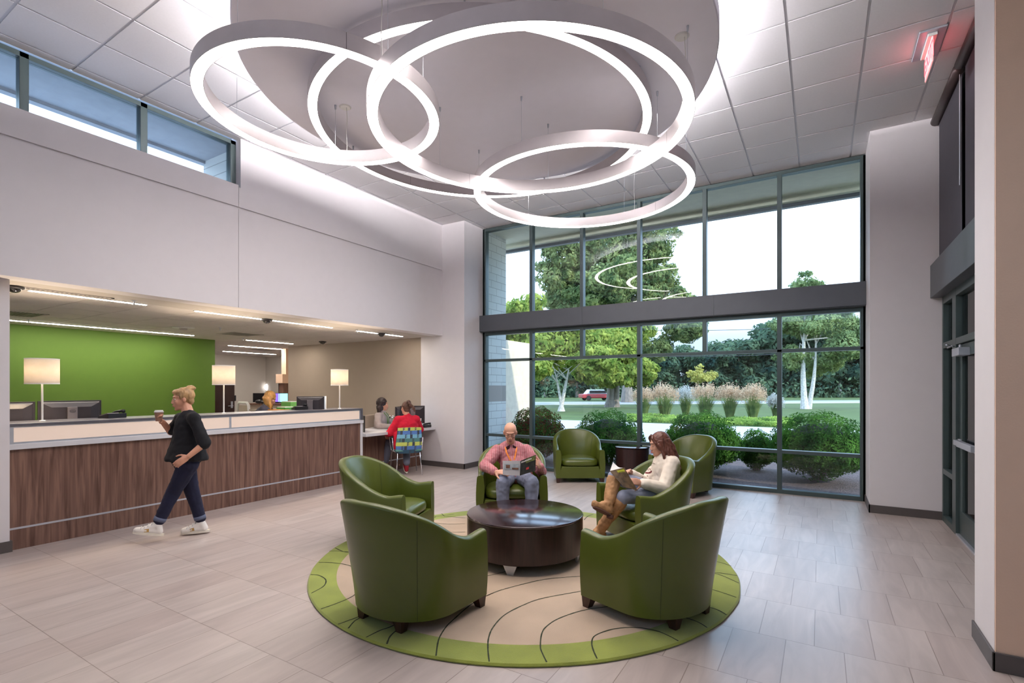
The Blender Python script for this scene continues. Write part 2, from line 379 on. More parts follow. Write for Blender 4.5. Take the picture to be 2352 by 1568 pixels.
tile_ceiling('ceiling.001', -16.2, -7.12, -3.3, 10.6, ZL, -7.75, 0.66, 0.61, 0.61, 0.010, 0.003, M_LOWCEIL, M_LOWCEIL)
struct('ceiling.002', MB().box((-7.12, -3.3, ZL), (XB-0.25, 8.3, ZL+0.12)), M_OFFICE)

# big window wall
MX = [-5.83, -4.75, -3.70, -2.645, -1.58, -0.52, 0.505]
mb = MB(); y0, y1 = YW, YW+0.115; hw = 0.031
def vert(x, z0, z1): mb.box((x-hw, y0, z0), (x+hw, y1, z1))
for x in MX: vert(x, 3.0, 4.785)
for i, x in enumerate(MX):
    vert(x, 2.10, 2.70)
    if i in (0, 1, 3, 5, 6): vert(x, 0.0, 2.14)
X0, X1 = -5.872, 0.533
mb.box((X0, y0, 0), (MX[0], y1, 4.785)); mb.box((MX[-1], y0, 0), (X1, y1, 4.785))
for a, b in ((0.0, 0.06), (0.594, 0.645), (2.095, 2.145), (2.63, 2.706), (3.0, 3.03), (4.735, 4.79)): mb.box((X0, y0+0.001, a), (X1, y1-0.001, b))
win = struct('window_3', mb, M_FRAME, bevel=0.003)
g = MB()
for i in range(6):
    a, b = MX[i]+hw, MX[i+1]-hw
    g.box((a, YW+0.06, 3.03), (b, YW+0.066, 4.735)); g.box((a, YW+0.06, 2.145), (b, YW+0.066, 2.63))
for a, b in ((0, 1), (1, 3), (3, 5), (5, 6)):
    a, b = MX[a]+hw, MX[b]-hw
    g.box((a, YW+0.06, 0.645), (b, YW+0.066, 2.095)); g.box((a, YW+0.06, 0.06), (b, YW+0.066, 0.594))
g.build('pane', M_GLASS, win)
yb = onx(1100.9, 727.4, -5.875).y
bm = MB()
for a, b in ((-5.873, -3.64), (-3.637, -1.42), (-1.417, 0.534)): bm.box((a, yb, 2.70), (b, YW, 3.02))
bm.box((-5.87, yb+0.02, 2.69), (0.53, YW, 3.01))
struct('trim_3', bm, M_BEAM, label='long charcoal metal beam casing across the tall window wall')
# right wall: entrance storefront with door
XR = 1.235
sf = MB()
ys = [(7.73, 7.79), (7.085, 7.25), (6.0, 6.1), (5.0, 5.1), (4.25, 4.33)]
for a, b in ys: sf.box((XR, a, 0), (XR+0.11, b, ZC))
for a, b in ((2.555, 2.64), (2.03, 2.10), (3.03, 3.09), (4.72, ZC)): sf.box((XR+0.001, 4.25, a), (XR+0.109, 7.79, b))
for a, b in ((0, 0.07), (0.56, 0.62)): sf.box((XR+0.001, 7.25, a), (XR+0.109, 7.79, b))
s4 = struct('window_4', sf, M_FRAME, bevel=0.003)
g = MB(); g.box((XR+0.05, 7.25, 0.07), (XR+0.056, 7.73, 4.72)); g.box((XR+0.05, 4.33, 2.1), (XR+0.056, 7.085, 4.72)); g.box((XR+0.05, 4.33, 0.05), (XR+0.056, 6.0, 2.03))
g.build('pane', M_GLASS, s4)
struct('trim_4', MB().box((XR-0.11, 4.25, 2.64), (XR+0.1, 7.79, 3.03)), M_BEAM, label='charcoal metal beam casing above the entrance door', bevel=0.004)
struct('trim_5', MB().box((XR, 6.1, 0.0), (XR+0.1, 7.085, 0.02)), M_STEEL, label='metal door threshold')
d = MB(); dx = XR+0.03
d.box((dx, 6.11, 0.02), (dx+0.045, 7.075, 0.27)); d.box((dx, 6.11, 1.9), (dx+0.045, 7.075, 2.025)); d.box((dx, 6.96, 0.27), (dx+0.045, 7.075, 1.9)); d.box((dx, 6.11, 0.27), (dx+0.045, 6.225, 1.9))
door = struct('door_1', d, M_FRAME, label='green-grey framed glass entrance door', bevel=0.003)
MB().box((dx+0.02, 6.225, 0.27), (dx+0.026, 6.96, 1.9)).build('pane', M_GLASS, door)
tag(MB().box((dx-0.055, 6.12, 0.965), (dx-0.01, 7.06, 1.02)).box((dx-0.09, 6.15, 0.975), (dx-0.055, 6.72, 1.035)).box((dx-0.02, 6.14, 0.96), (dx, 6.24, 1.03)).box((dx-0.02, 6.96, 0.96), (dx, 7.05, 1.03)).build('push_bar', M_STEEL, door, bevel=0.004), 'silver push bar')
cl = MB().box((dx-0.09, 6.62, 1.895), (dx, 6.92, 1.975)); cl.cyl((dx-0.05, 6.77, 1.975), (dx-0.05, 6.77, 2.01), 0.012); cl.obox((dx-0.10, 6.93, 2.01), V((0.06, 0.17, 0)), V((0.008, -0.003, 0)), V((0, 0, 0.006))); cl.obox((dx-0.10, 6.95, 2.0), V((0.01, 0.16, 0.0)), V((0.009, 0, 0)), V((0, 0, 0.005)))
tag(cl.build('door_closer', M_STEEL, door, bevel=0.003), 'silver door closer')
tag(MB().box((dx+0.026, 6.30, 1.20), (dx+0.0275, 6.50, 1.33)).build('decal', mat('red_decal', srgb(190, 60, 60), 0.6), door), 'red decal on the door glass')
struct('wall_outside', MB().box((3.6, 3.8, -0.1), (3.9, 8.6, 6.0)), M_BLOCKX)  # made taller to keep direct sun off the stub wall
# office beyond the counter
struct('wall_back.002', MB().box((-11.42, 7.955, 0), (-6.90, 8.10, ZL)).box((-11.42, 8.10, 0), (-11.28, 10.4, ZL)), M_TAUPE)
struct('wall_left.003', MB().box((-11.36, -3.3, 0), (-11.2, 6.035, ZL)), M_GREENWALL)
struct('wall_left.004', MB().box((-16.2, 4.0, 0), (-16.0, 10.4, ZL)), M_OFFICE)
ow = ony(640, 870, 10.3); wl, wr = ony(639, 900, 10.3).x, -14.4
wt = ony(641, 872, 10.3).z
ob = MB().box((-16.2, 10.3, 0), (wl, 10.45, ZL)).box((wl, 10.3, wt), (-11.3, 10.45, ZL)).box((wr, 10.3, 0), (-11.3, 10.45, ZL)).box((wl, 10.3, 0), (wr, 10.45, 0.9))
struct('wall_back.003', ob, M_OFFICE)
of = MB().box((wl, 10.31, 0.9), (wl+0.06, 10.4, wt)).box((wr-0.06, 10.31, 0.9), (wr, 10.4, wt)).box((wl, 10.31, wt-0.06), (wr, 10.4, wt)).box((wl, 10.31, 0.9), (wr, 10.4, 0.95)).box(((wl+wr)/2-0.03, 10.31, 0.9), ((wl+wr)/2+0.03, 10.4, wt))
o5 = struct('window_5', of, M_BLACK); MB().box((wl, 10.35, 0.9), (wr, 10.355, wt)).build('pane', M_GLASS, o5)
dy0, dy1 = onx(498, 900, -16).y-0.1, onx(537, 900, -16).y
od = struct('door_2', MB().box((-16.0, dy0, 0), (-15.96, dy1, 2.13)), M_ESPRESSO, label='dark wooden office door behind the counter')
tag(MB().box((-15.96, dy1-0.12, 0.93), (-15.945, dy1-0.06, 1.14)).cyl((-15.94, dy1-0.09, 1.0), (-15.88, dy1-0.09, 1.0), 0.01).cyl((-15.89, dy1-0.09, 1.0), (-15.89, dy1-0.24, 1.0), 0.01).build('door_handle', M_STEEL, od), 'chrome lever handle')
struct('wall_left.005', MB().box((-16.0, -3.4, 0), (-11.3, -3.2, ZL)).box((-16.2, -3.3, 0), (-16.0, 4.0, ZL)).box((-11.3, -3.4, 0), (-6.9, -3.2, ZL)), M_OFFICE)
# exterior shell: soffit, pier
struct('trim_6', MB().box((-9.0, 8.64, 4.80), (4.0, 9.70, 4.95)).box((-9.0, 9.70, 4.70), (4.0, 9.80, 5.1)), [M_SOFFIT], label='pale soffit outside above the tall windows')
struct('trim_7', MB().box((-9.0, 9.80, 4.64), (4.0, 9.90, 5.15)), M_BEAM, label='dark gutter along the soffit edge')
struct('wall_outside.001', MB().box((-6.6, 8.64, -0.1), (-5.86, 9.38, 4.80)), M_BLOCK)
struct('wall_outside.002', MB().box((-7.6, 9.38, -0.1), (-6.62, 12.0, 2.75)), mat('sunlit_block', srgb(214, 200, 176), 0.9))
struct('wall_outside.003', MB().box((0.56, 8.64, -0.1), (1.3, 9.38, 4.80)), M_BLOCK)
# ---------------------------------------------------------------- outdoor ground
M_LAWN = mat('lawn', srgb(74, 90, 34), 0.9, var=0.22, scale=0.6, bump=0.6, bscale=40, dist=0.02)
M_MULCH = mat('mulch', srgb(92, 76, 72), 0.95, var=0.5, scale=30, bump=1.0, bscale=50, dist=0.03)
M_CONC = mat('concrete', srgb(170, 166, 158), 0.85, var=0.05, scale=3)
M_ASPH = mat('asphalt', srgb(150, 150, 152), 0.9, var=0.08)
G = -0.10
struct('ground', MB().box((-260, 8.64, G-0.3), (160, 330, G)), M_LAWN)
struct('ground.001', MB().box((-9, 8.64, G), (5, 14.4, G+0.015)), M_MULCH)
struct('ground.002', MB().box((-40, 14.4, G), (40, 23.6, G+0.02)), M_CONC)
struct('ground.003', MB().box((-7.6, 9.4, G), (-30, 14.4, G+0.02)), M_CONC)
def strip(name, c, ang, w, L, z, m):
    d = V((math.cos(ang), math.sin(ang), 0)); n_ = V((-d.y, d.x, 0)); c = V(c)
    struct(name, MB().obox(c+V((0, 0, z-0.02)), d*L, n_*(w/2), V((0, 0, 0.02))), m)
strip('ground.004', (-9.0, 57.5, 0), 0.73, 2.6, 150, G+0.03, M_CONC)
strip('ground.005', (-12.6, 61.6, 0), 0.73, 6.5, 150, G+0.02, M_ASPH)
struct('ground.006', MB().box((1.35, 3.0, G-0.2), (12, 8.64, G)).box((-40, -30, G-0.3), (40, -3.4, G-0.02)).box((-40, -3.4, G-0.3), (-17, 8.64, G-0.02)), M_CONC)
# ================================================================ CEILING DISC AND RING LIGHTS
DC, DR, DZ, DZT = V((-2.89, 4.17, 0)), 2.20, 4.52, 4.67
t = thing('ceiling_disc', 'very large round grey ceiling disc hung flat above all the ring lights', 'ceiling panel', (DC.x, DC.y, DZ))
MB().lathe([(0.0001, 0), (DR-0.01, 0), (DR, 0.01), (DR, DZT-DZ-0.01), (DR-0.01, DZT-DZ), (0.0001, DZT-DZ)], n=128).build('panel', M_DISC, t, smooth=True).modifiers.new('es', 'EDGE_SPLIT')
MB().lathe([(DR-0.21, DZT-DZ), (DR-0.20, DZT-DZ+0.055), (DR-0.215, DZT-DZ+0.055)], n=96).build('cove_light', M_COVE, t)
for a in range(8): MB().cyl(V((1.7*math.cos(a*PI/4), 1.7*math.sin(a*PI/4), DZT-DZ)), V((1.7*math.cos(a*PI/4), 1.7*math.sin(a*PI/4), ZC-DZ)), 0.006, n=6).build('hanger_rod', M_STEEL, t)
def ring_light(label, cx, cy, zb, r, wires, cords, seams):
    t = thing('ring_pendant_light', label, 'pendant light', (cx, cy, zb), 0, 'overlapping ring pendant lights'); h, w = 0.12, 0.09
    o = MB().lathe([(r, 0), (r, h), (r-w, h), (r-w, 0), (r-w+0.004, 0), (r-w+0.004, 0.004), (r-0.004, 0.004), (r-0.004, 0), (r, 0)], n=160).build('housing', M_ALU, t, smooth=True); o.modifiers.new('es', 'EDGE_SPLIT')
    MB().lathe([(r-0.004, 0.0025), (r-w+0.004, 0.0025)], n=160).build('diffuser', M_GLOW, t, smooth=True)
    if zb < 4.2: MB().lathe([(r-w+0.02, h+0.001), (r-0.02, h+0.001)], n=96).build('fill_glow', M_TOPFILL, t)  # added glowing strip, unseen from below, lifts the ceiling
    for a in seams:
        sm = MB(); d = V((math.cos(a), math.sin(a), 0)); s_ = V((-d.y, d.x, 0))
        sm.obox(d*(r+0.0003)+V((0, 0, h/2)), d*0.0006, s_*0.0012, V((0, 0, h/2-0.001))); sm.build('seam', M_DARK, t); sm = MB(); sm.obox(d*(r-w-0.0003)+V((0, 0, h/2)), d*0.0006, s_*0.0012, V((0, 0, h/2-0.001))); sm.build('seam', M_DARK, t)
    for a in wires:
        p = V(((r-w/2)*math.cos(a), (r-w/2)*math.sin(a), h)); wp = p+V((cx, cy, 0))
        top = (DZ if (V((wp.x, wp.y, 0))-DC).length < DR else ZC)-zb
        c = MB().cyl(p, V((p.x, p.y, top-0.001)), 0.0017, n=6); c.cyl(V((p.x, p.y, top-0.045)), V((p.x, p.y, top-0.001)), 0.008, 0.011, n=10); c.cyl(V((p.x, p.y, h)), V((p.x, p.y, h+0.02)), 0.006, n=8)
        c.build('suspension_wire', M_STEEL, t)
    for a in cords:
        p = V(((r-w/2)*math.cos(a), (r-w/2)*math.sin(a), h)); wp = p+V((cx, cy, 0))
        top = (DZ if (V((wp.x, wp.y, 0))-DC).length < DR-0.1 else ZC)-zb
        pts = [p+V((0.012*math.sin(k*1.1)*0.4, 0, (top-h)*k/10)) for k in range(11)]
        c = MB().tube(pts, 0.0035, 6); q = pts[-1]; c.lathe([(0.0001, top-0.012), (0.05, top-0.012), (0.06, top-0.004), (0.06, top-0.0005), (0.0001, top-0.0005)], (q.x-0.02, q.y, 0), n=24)
        c.build('power_cord', M_WHITEPL, t)
    return t
rad = math.radians
ring_light('smallest ring light, leftmost of the overlapping rings', -3.663, 2.901, 3.92, 0.983, [rad(a) for a in (15, 135, 195, 285)], [rad(128)], [rad(-30)])
ring_light('lowest hanging ring light, front centre and nearest to the viewer', -2.154, 3.825, 3.768, 1.354, [rad(a) for a in (20, 110, 165, 250, 320)], [rad(25), rad(245)], [rad(236), rad(150), rad(40)])
ring_light('largest and highest ring light, tucked close under the grey disc', -3.159, 4.582, 4.32, 1.786, [rad(a) for a in (0, 50, 95, 140, 190, 240, 300)], [], [rad(160)])
ring_light('ring light furthest back on the right, nearest to the tall windows', -2.478, 5.694, 3.92, 1.305, [rad(a) for a in (30, 85, 150, 205, 265, 330)], [rad(78)], [rad(60)])

# ================================================================ RUG
RC, RR, RI, RZ = V((-2.35, 4.045, 0)), 1.835, 1.62, 0.02
M_RUGG = mat('green_wool', srgb(146, 158, 64), 0.95, var=0.14, scale=5, bump=0.9, bscale=260, sheen=0.3)
M_RUGB = mat('beige_wool', srgb(190, 168, 144), 0.95, var=0.09, scale=3.5, bump=0.7, bscale=260, sheen=0.3)
M_RUGL = mat('dark_wool_line', srgb(52, 60, 42), 0.95)
rg = MB(); N = 160
def circ(r, z, wob=0): return [V((r*math.cos(2*PI*i/N)*(1+wob*math.sin(i*0.9+r)), r*math.sin(2*PI*i/N), z)) for i in range(N)]
rg.mi(0).loft([circ(RR, 0.001, 0.001), circ(RR+0.004, 0.010, 0.0015), circ(RR-0.006, RZ, 0.001), circ(RI, RZ)], cap=False)
b0 = len(rg.v); rg.mi(1).loft([circ(RI, RZ), circ(RI-0.3, RZ), circ(0.001, RZ)], cap=False)
rg.mi(2)
def rugline(px, w=0.011):
    P = [fl(u, v, RZ)-RC for u, v in px]; P = [V((p.x, p.y, 0)) for p in P]
    Q = []
    for i in range(len(P)-1):
        p0 = P[max(i-1, 0)]; p1, p2 = P[i], P[i+1]; p3 = P[min(i+2, len(P)-1)]
        for k in range(6):
            s = k/6; Q.append(0.5*((2*p1)+(p2-p0)*s+(2*p0-5*p1+4*p2-p3)*s*s+(3*p1-p0-3*p2+p3)*s**3))
    Q.append(P[-1])
    for i in range(len(Q)-1):
        if Q[i].length > RR or Q[i+1].length > RR: continue
        d = (Q[i+1]-Q[i]).normalized(); n_ = V((-d.y, d.x, 0)); ww = w*(0.35+0.3*abs(noise.noise(Q[i]*14)))
        z = V((0, 0, RZ+0.0012)); rg.quad(Q[i]-n_*ww+z, Q[i+1]-n_*ww+z, Q[i+1]+n_*ww+z, Q[i]+n_*ww+z)
A_ = lambda x, y: (700+x/2.306, 1120+y/2.306)
for L in ([(25, 460), (70, 462), (105, 480), (112, 500), (95, 525), (35, 558)],
          [(75, 395), (150, 397), (230, 410), (285, 440), (313, 490), (300, 530), (260, 570), (190, 604), (85, 642)],
          [(170, 725), (225, 705), (290, 680), (345, 645), (520, 560), (700, 500)],
          [(230, 745), (265, 705), (310, 680), (345, 655), (480, 600)],
          [(325, 792), (400, 755), (450, 738), (515, 705), (640, 640), (760, 580)],
          [(430, 842), (450, 790), (485, 755), (515, 722), (600, 660)],
          [(695, 890), (705, 820), (720, 780), (750, 735), (780, 705), (885, 615), (990, 560), (1080, 530), (1270, 485), (1460, 468)],
          [(978, 930), (970, 850), (975, 790), (1000, 735), (1060, 672), (1160, 620), (1260, 585), (1460, 548)],
          [(1290, 940), (1260, 880), (1248, 840), (1256, 770), (1285, 730), (1350, 690), (1470, 650), (1600, 630), (1750, 610)],
          [(1556, 920), (1530, 865), (1520, 820), (1535, 785), (1590, 760), (1660, 744), (1760, 740), (1860, 757), (1930, 785), (1985, 815)],
          [(1935, 665), (2025, 690), (2090, 715), (2145, 750)], [(2050, 600), (2120, 625), (2190, 648), (2250, 682)],
          [(2075, 520), (2180, 545), (2285, 580)], [(2090, 445), (2190, 458), (2300, 505)], [(2090, 460), (2180, 450), (2290, 465)],
          [(2140, 385), (2200, 395), (2260, 415)], [(690, 186), (760, 192), (848, 190)], [(690, 228), (770, 235), (850, 234)],
          [(725, 137), (740, 150), (760, 152), (850, 160)], [(130, 335), (180, 335), (210, 338), (285, 345)], [(160, 318), (215, 340), (285, 340)],
          [(950, 470), (1040, 450), (1150, 415)], [(690, 158), (700, 150), (790, 140)], [(945, 580), (1000, 556)], [(1480, 170), (1500, 150), (1530, 140)]):
    rugline([A_(*p) for p in L])
rug = rg.build('round_rug', [M_RUGG, M_RUGB, M_RUGL], off=(-RC.x*0, 0, 0)); rug.location = (RC.x, RC.y, 0)
tag(rug, 'round beige wool rug with a green border and thin curving dark lines', 'rug')

# ================================================================ COFFEE TABLE, SIDE TABLE
t = thing('coffee_table', 'low round dark espresso drum coffee table on metal feet in the middle of the rug', 'table', (-2.323, 4.047, RZ), 0.0)
r = 0.533
MB().lathe([(0.0001, 0.41), (r-0.012, 0.41), (r-0.004, 0.407), (r, 0.400), (r-0.002, 0.392), (r-0.006, 0.388), (0.0001, 0.388)], n=96).build('tabletop', M_ESPRESSO, t, smooth=True).modifiers.new('es', 'EDGE_SPLIT')
MB().lathe([(r-0.004, 0.388), (r-0.004, 0.092), (r-0.012, 0.085), (0.0001, 0.085)], n=96).build('drum', M_ESPSIDE, t, smooth=True).modifiers.new('es', 'EDGE_SPLIT')
f0 = fl(1162, 1333, RZ)-V((-2.323, 4.047, RZ)); a0 = math.atan2(f0.y, f0.x)
for k in range(4):
    a = a0+k*PI/2; d = V((math.cos(a), math.sin(a), 0)); s_ = V((-d.y, d.x, 0)); m = MB(); rr = r-0.05
    m.loft([[d*(rr+i*w_)+s_*(j*x)+V((0, 0, z)) for i, j in ((-1, -1), (1, -1), (1, 1), (-1, 1))] for z, x, w_ in ((0.0, 0.026, 0.008), (0.086, 0.062, 0.014))])
    tag(m.build('leg', M_STEEL, t), 'tapered brushed metal foot')
t = thing('side_table', 'dark espresso drum side table between the two green armchairs at the window', 'table', (fl(1452, 1024, .58).x, fl(1452, 1024, .58).y, 0))
r = 0.275
MB().lathe([(0.0001, 0.58), (r-0.006, 0.58), (r+0.012, 0.572), (r+0.012, 0.560), (r-0.004, 0.552), (0.0001, 0.552)], n=64).build('tabletop', M_ESPRESSO, t, smooth=True).modifiers.new('es', 'EDGE_SPLIT')
MB().lathe([(r, 0.552), (r, 0.03), (0.0001, 0.03)], n=64).build('drum', M_ESPSIDE, t, smooth=True).modifiers.new('es', 'EDGE_SPLIT')
MB().lathe([(r-0.04, 0.03), (r-0.04, 0.0), (0.0001, 0.0)], n=48).build('plinth', M_BLACK, t)

# ================================================================ GREEN BARREL ARMCHAIRS
def smooth01(x): x = max(0, min(1, x)); return x*x*(3-2*x)
def chair_curve(s, grow=0.0):
    """s 0..1 from the right arm's front round the back to the left arm's front; plan point and outward normal"""
    L1, a, b, yc = 0.36, 0.40+grow, 0.335+grow, 0.15; La = 1.17; T = 2*L1+La; d = s*T
    if d < L1: return V((a, 0.51-d, 0)), V((1, 0, 0))
    if d > T-L1: return V((-a, 0.51-(T-d), 0)), V((-1, 0, 0))
    th = (d-L1)/La*PI; p = V((a*math.cos(th), yc-b*math.sin(th), 0)); n_ = V((b*math.cos(th), -a*math.sin(th), 0)).normalized(); return p, n_
def chair_top(s):
    k = 1-abs(2*s-1)          # 0 at arm front, 1 at back
    z = 0.545-0.020*smooth01(k/0.2)+0.310*smooth01((k-0.14)/0.80)**0.92
    lean = 0.125*smooth01((k-0.30)/0.6)
    return z, lean
def make_armchair(label, loc, rz, group):
    t = thing('barrel_armchair', label, 'armchair', loc, rz, group); m = MB(); rings = []; NS = 72; th = 0.075
    for i in range(NS+1):
        s = i/NS; p, n_ = chair_curve(s); z, lean = chair_top(s); k = 1-abs(2*s-1); ring = []
        zb = 0.078
        def pt(off, zz):
            f = max(0, (zz-zb)/(z-zb)); return p+n_*(off+lean*f**1.4)+V((0, 0, zz))
        ring.append(pt(0, zb)); ring.append(pt(0, zb+0.01))
        for q in (0.2, 0.4, 0.6, 0.8): ring.append(pt(0.012*math.sin(PI*q)*(1-k*0.5), zb+(z-0.02-zb)*q))
        ring.append(pt(0, z-0.022))
        for j in range(1, 6):
            a = PI*j/6; ring.append(pt(-th/2+th/2*math.cos(a), z-0.022+0.024*math.sin(a)))
        bulge = 0.012 if k < 0.4 else 0.02
        ring.append(pt(-th, z-0.03))
        for q in (0.8, 0.6, 0.4, 0.2): ring.append(pt(-th-bulge*math.sin(PI*q), 0.25+(z-0.03-0.25)*q))
        ring.append(pt(-th, 0.25)); ring.append(pt(-th, zb))
        rings.append(ring)
    m.loft(rings)
    o = m.build('shell', M_LEATHER, t, smooth=True); smooth_angle(o, 50)
    SEAM = MATS.get('leather_seam') or mat('leather_seam', srgb(56, 66, 22), 0.6)
    for s in (0.335, 0.665):
        p, n_ = chair_curve(s); z, lean = chair_top(s); pts = []; pin = []
        for q in range(13):
            zz = 0.082+(z-0.024-0.082)*q/12; f = max(0, (zz-0.078)/(z-0.078)); kk = (zz-0.078)/(z-0.02-0.078)
            pts.append(p+n_*(lean*f**1.4+0.012*math.sin(PI*min(1, kk))*0.67+0.0006)+V((0, 0, zz)))
        for q in range(9):
            zz = 0.34+(z-0.03-0.34)*q/8; f = max(0, (zz-0.078)/(z-0.078)); qq = (zz-0.25)/(z-0.03-0.25)
            pin.append(p+n_*(lean*f**1.4-th-0.02*math.sin(PI*qq)+0.0)+V((0, 0, zz)))
        MB().tube(pts, 0.0016, 5).build('seam', SEAM, t); MB().tube(pin, 0.0022, 5).build('seam', SEAM, t)
    c = MB(); rings = []      # domed seat cushion
    def se(hx, y0_, y1_, z, n_=36):
        out = []
        for i in range(n_):
            a = 2*PI*i/n_; ca, sa = math.cos(a), math.sin(a); x = hx*abs(ca)**0.42*(1 if ca > 0 else -1); y = abs(sa)**0.5*(1 if sa > 0 else -1)
            yy = (y0_+y1_)/2+(y1_-y0_)/2*y
            if yy < 0.15: x *= 1-0.35*((0.15-yy)/0.3)**2
            out.append(V((x, yy, z)))
        return out
    for f, z in ((0.93, 0.275), (0.985, 0.285), (1.0, 0.31), (0.99, 0.345), (0.955, 0.368), (0.86, 0.384), (0.65, 0.398), (0.35, 0.406), (0.02, 0.408)):
        rings.append(se(0.318*f, 0.20-0.325*f, 0.20+0.312*f, z))
    c.loft(rings); o = c.build('seat_cushion', M_LEATHER, t, smooth=True); smooth_angle(o, 60)
    r_ = MB()     # front rail, wider at its foot
    r_.loft([[V((-xt, 0.40, z)), V((xt, 0.40, z)), V((xt, 0.514, z)), V((-xt, 0.514, z))] for z, xt in ((0.078, 0.375), (0.268, 0.305))])
    r_.build('front_rail', M_LEATHER, t, bevel=0.006)
    MB().prism([(x, y) for x, y in ((0.34, 0.42), (-0.34, 0.42), (-0.30, 0.05), (-0.15, -0.12), (0.15, -0.12), (0.30, 0.05))][::-1], 0.10, 0.26).build('seat_base', M_LEATHER, t)
    for x, y in ((0.355, 0.465), (-0.355, 0.465), (0.17, -0.09), (-0.17, -0.09)):
        l = MB(); cx = V((x, y, 0)); q = V((0.012 if x > 0 else -0.012, 0.012 if y > 0 else -0.012, 0))
        l.loft([[cx+o_+V((i*h, j*h, z)) for i, j in ((-1, -1), (1, -1), (1, 1), (-1, 1))] for z, h, o_ in ((0.0, 0.024, q), (0.079, 0.042, V((0, 0, 0))))])
        l.build('leg', M_LEGWOOD, t)
    return t
proto = None
def put_chair(label, mid, f, z, group, k=0.50):
    global proto
    f = V((f[0], f[1], 0)).normalized(); o = V((mid[0], mid[1], 0))-f*k; rz = math.atan2(-f.x, f.y); loc = (o.x, o.y, z)
    if proto is None: proto = make_armchair(label, loc, rz, group); return proto
    c = copy_tree(proto); c.location = loc; c.rotation_euler = (0, 0, rz); c['label'] = label; c['group'] = group; return c
G1, G2 = 'green armchairs round the coffee table', 'green armchairs by the tall windows'
put_chair('empty green leather barrel armchair seen from behind, front left on the rug', (-2.43, 3.00), (0.05, 1.0), RZ, G1)
put_chair('empty green leather barrel armchair seen from behind, front right on the rug', (-1.312, 3.705), (-0.945, 0.327), RZ, G1)
put_chair('empty green leather armchair facing the coffee table from the reception desk side', (-3.455, 3.865), (0.948, 0.319), RZ, G1)
chW = put_chair('green leather armchair holding the woman in the cream sweater', (-1.724, 4.861), (-0.622, -0.782), RZ, G1)
chM = put_chair('green leather armchair holding the man in the red striped shirt', (-3.015, 4.955), (0.52, -0.854), RZ, G1)
put_chair('empty green leather armchair facing the viewer, left of the side table at the window', (fl(1333, 1029, .54).x*0.968, fl(1333, 1029, .54).y*0.968), (0.53, -0.85), 0, G2)
put_chair('empty green leather armchair behind the woman reading, right of the side table', (-1.90, 7.62), (-0.42, -0.91), 0, G2)

# ================================================================ RECEPTION DESK
XD = -6.67; YA, YE = 1.64, 6.05
t = thing('reception_desk', 'long walnut reception desk with a glowing cream band and dark counter top', 'desk', (XD, YA, 0))
off = (XD, YA, 0)
MB().box((XD-0.03, 1.655, 0), (XD, YE-0.01, 0.198)).box((XD-0.03, 1.655, 0.214), (XD, YE-0.01, 0.975)).build('front_panel', M_WALNUT, t, off=off)
tag(MB().box((XD-0.03, 1.655, 0.196), (XD+0.003, YE-0.01, 0.215)).build('metal_strip', M_STEEL, t, off=off), 'thin silver strip')
tag(MB().box((XD-0.06, 1.60, 0.972), (XD+0.035, YE+0.005, 1.024)).box((XD-0.03, YE-0.045, 0), (XD+0.012, YE+0.005, 0.98)).build('ledge', M_WHITESS, t, off=off, bevel=0.003), 'pale ledge turning down at the end')
MB().box((XD-0.05, 1.66, 1.024), (XD-0.004, YE-0.03, 1.19)).build('core', M_WHITESS, t, off=off)
fr = MB().box((XD-0.05, 1.65, 1.183), (XD+0.004, YE-0.005, 1.20)).box((XD-0.05, 1.65, 1.024), (XD+0.004, YE-0.05, 1.042))
ym = onx(528, 960, XD).y
for y in (1.655, ym-0.01, YE-0.062): fr.box((XD-0.05, y, 1.03), (XD+0.006, y+0.028, 1.19))
tag(fr.build('panel_frame', M_STEEL, t, off=off), 'silver frame round the glowing panels')
for a, b in ((1.683, ym-0.01), (ym+0.018, YE-0.062)):
    tag(MB().box((XD-0.02, a, 1.042), (XD+0.001, b, 1.183)).build('light_panel', M_LITPANEL, t, off=off), 'glowing cream panel')
MB().box((XD-0.54, 1.645, 1.197), (XD+0.018, YE, 1.222)).box((XD-0.54, YE-0.04, 1.03), (XD+0.018, YE, 1.20)).build('counter_top', M_COUNTER, t, off=off, bevel=0.002)
MB().box((XD-0.54, 1.66, 0.72), (XD-0.50, YE-0.02, 1.197)).box((XD-1.15, 1.66, 0.72), (XD-0.5, YE-0.02, 0.75)).box((XD-1.13, 1.7, 0), (XD-1.10, 1.74, 0.72)).box((XD-1.13, 5.9, 0), (XD-1.10, 5.94, 0.72)).box((XD-0.54, YE-0.06, 0), (XD-0.03, YE-0.012, 1.0)).build('worktop', M_WHITESS, t, off=off)
# lower writing desk
xp = XD-0.27
t = thing('writing_desk', 'lower white-topped desk with walnut front where the visitor in red sits', 'desk', (XD, YE, 0)); off = (XD, YE, 0)
MB().box((-8.25, YE+0.007, 0.735), (XD+0.085, 7.88, 0.785)).build('desktop', M_WHITESS, t, off=off, bevel=0.003)
MB().box((xp-0.03, YE+0.01, 0), (xp, 7.86, 0.19)).box((xp-0.03, YE+0.01, 0.206), (xp, 7.86, 0.735)).build('front_panel', M_WALNUT, t, off=off)
tag(MB().box((xp-0.03, YE+0.01, 0.189), (xp+0.003, 7.86, 0.207)).build('metal_strip', M_STEEL, t, off=off), 'thin silver strip')
MB().box((-8.2, YE+0.01, 0), (xp-0.03, YE+0.05, 0.735)).build('side_panel', M_WALNUT, t, off=off)

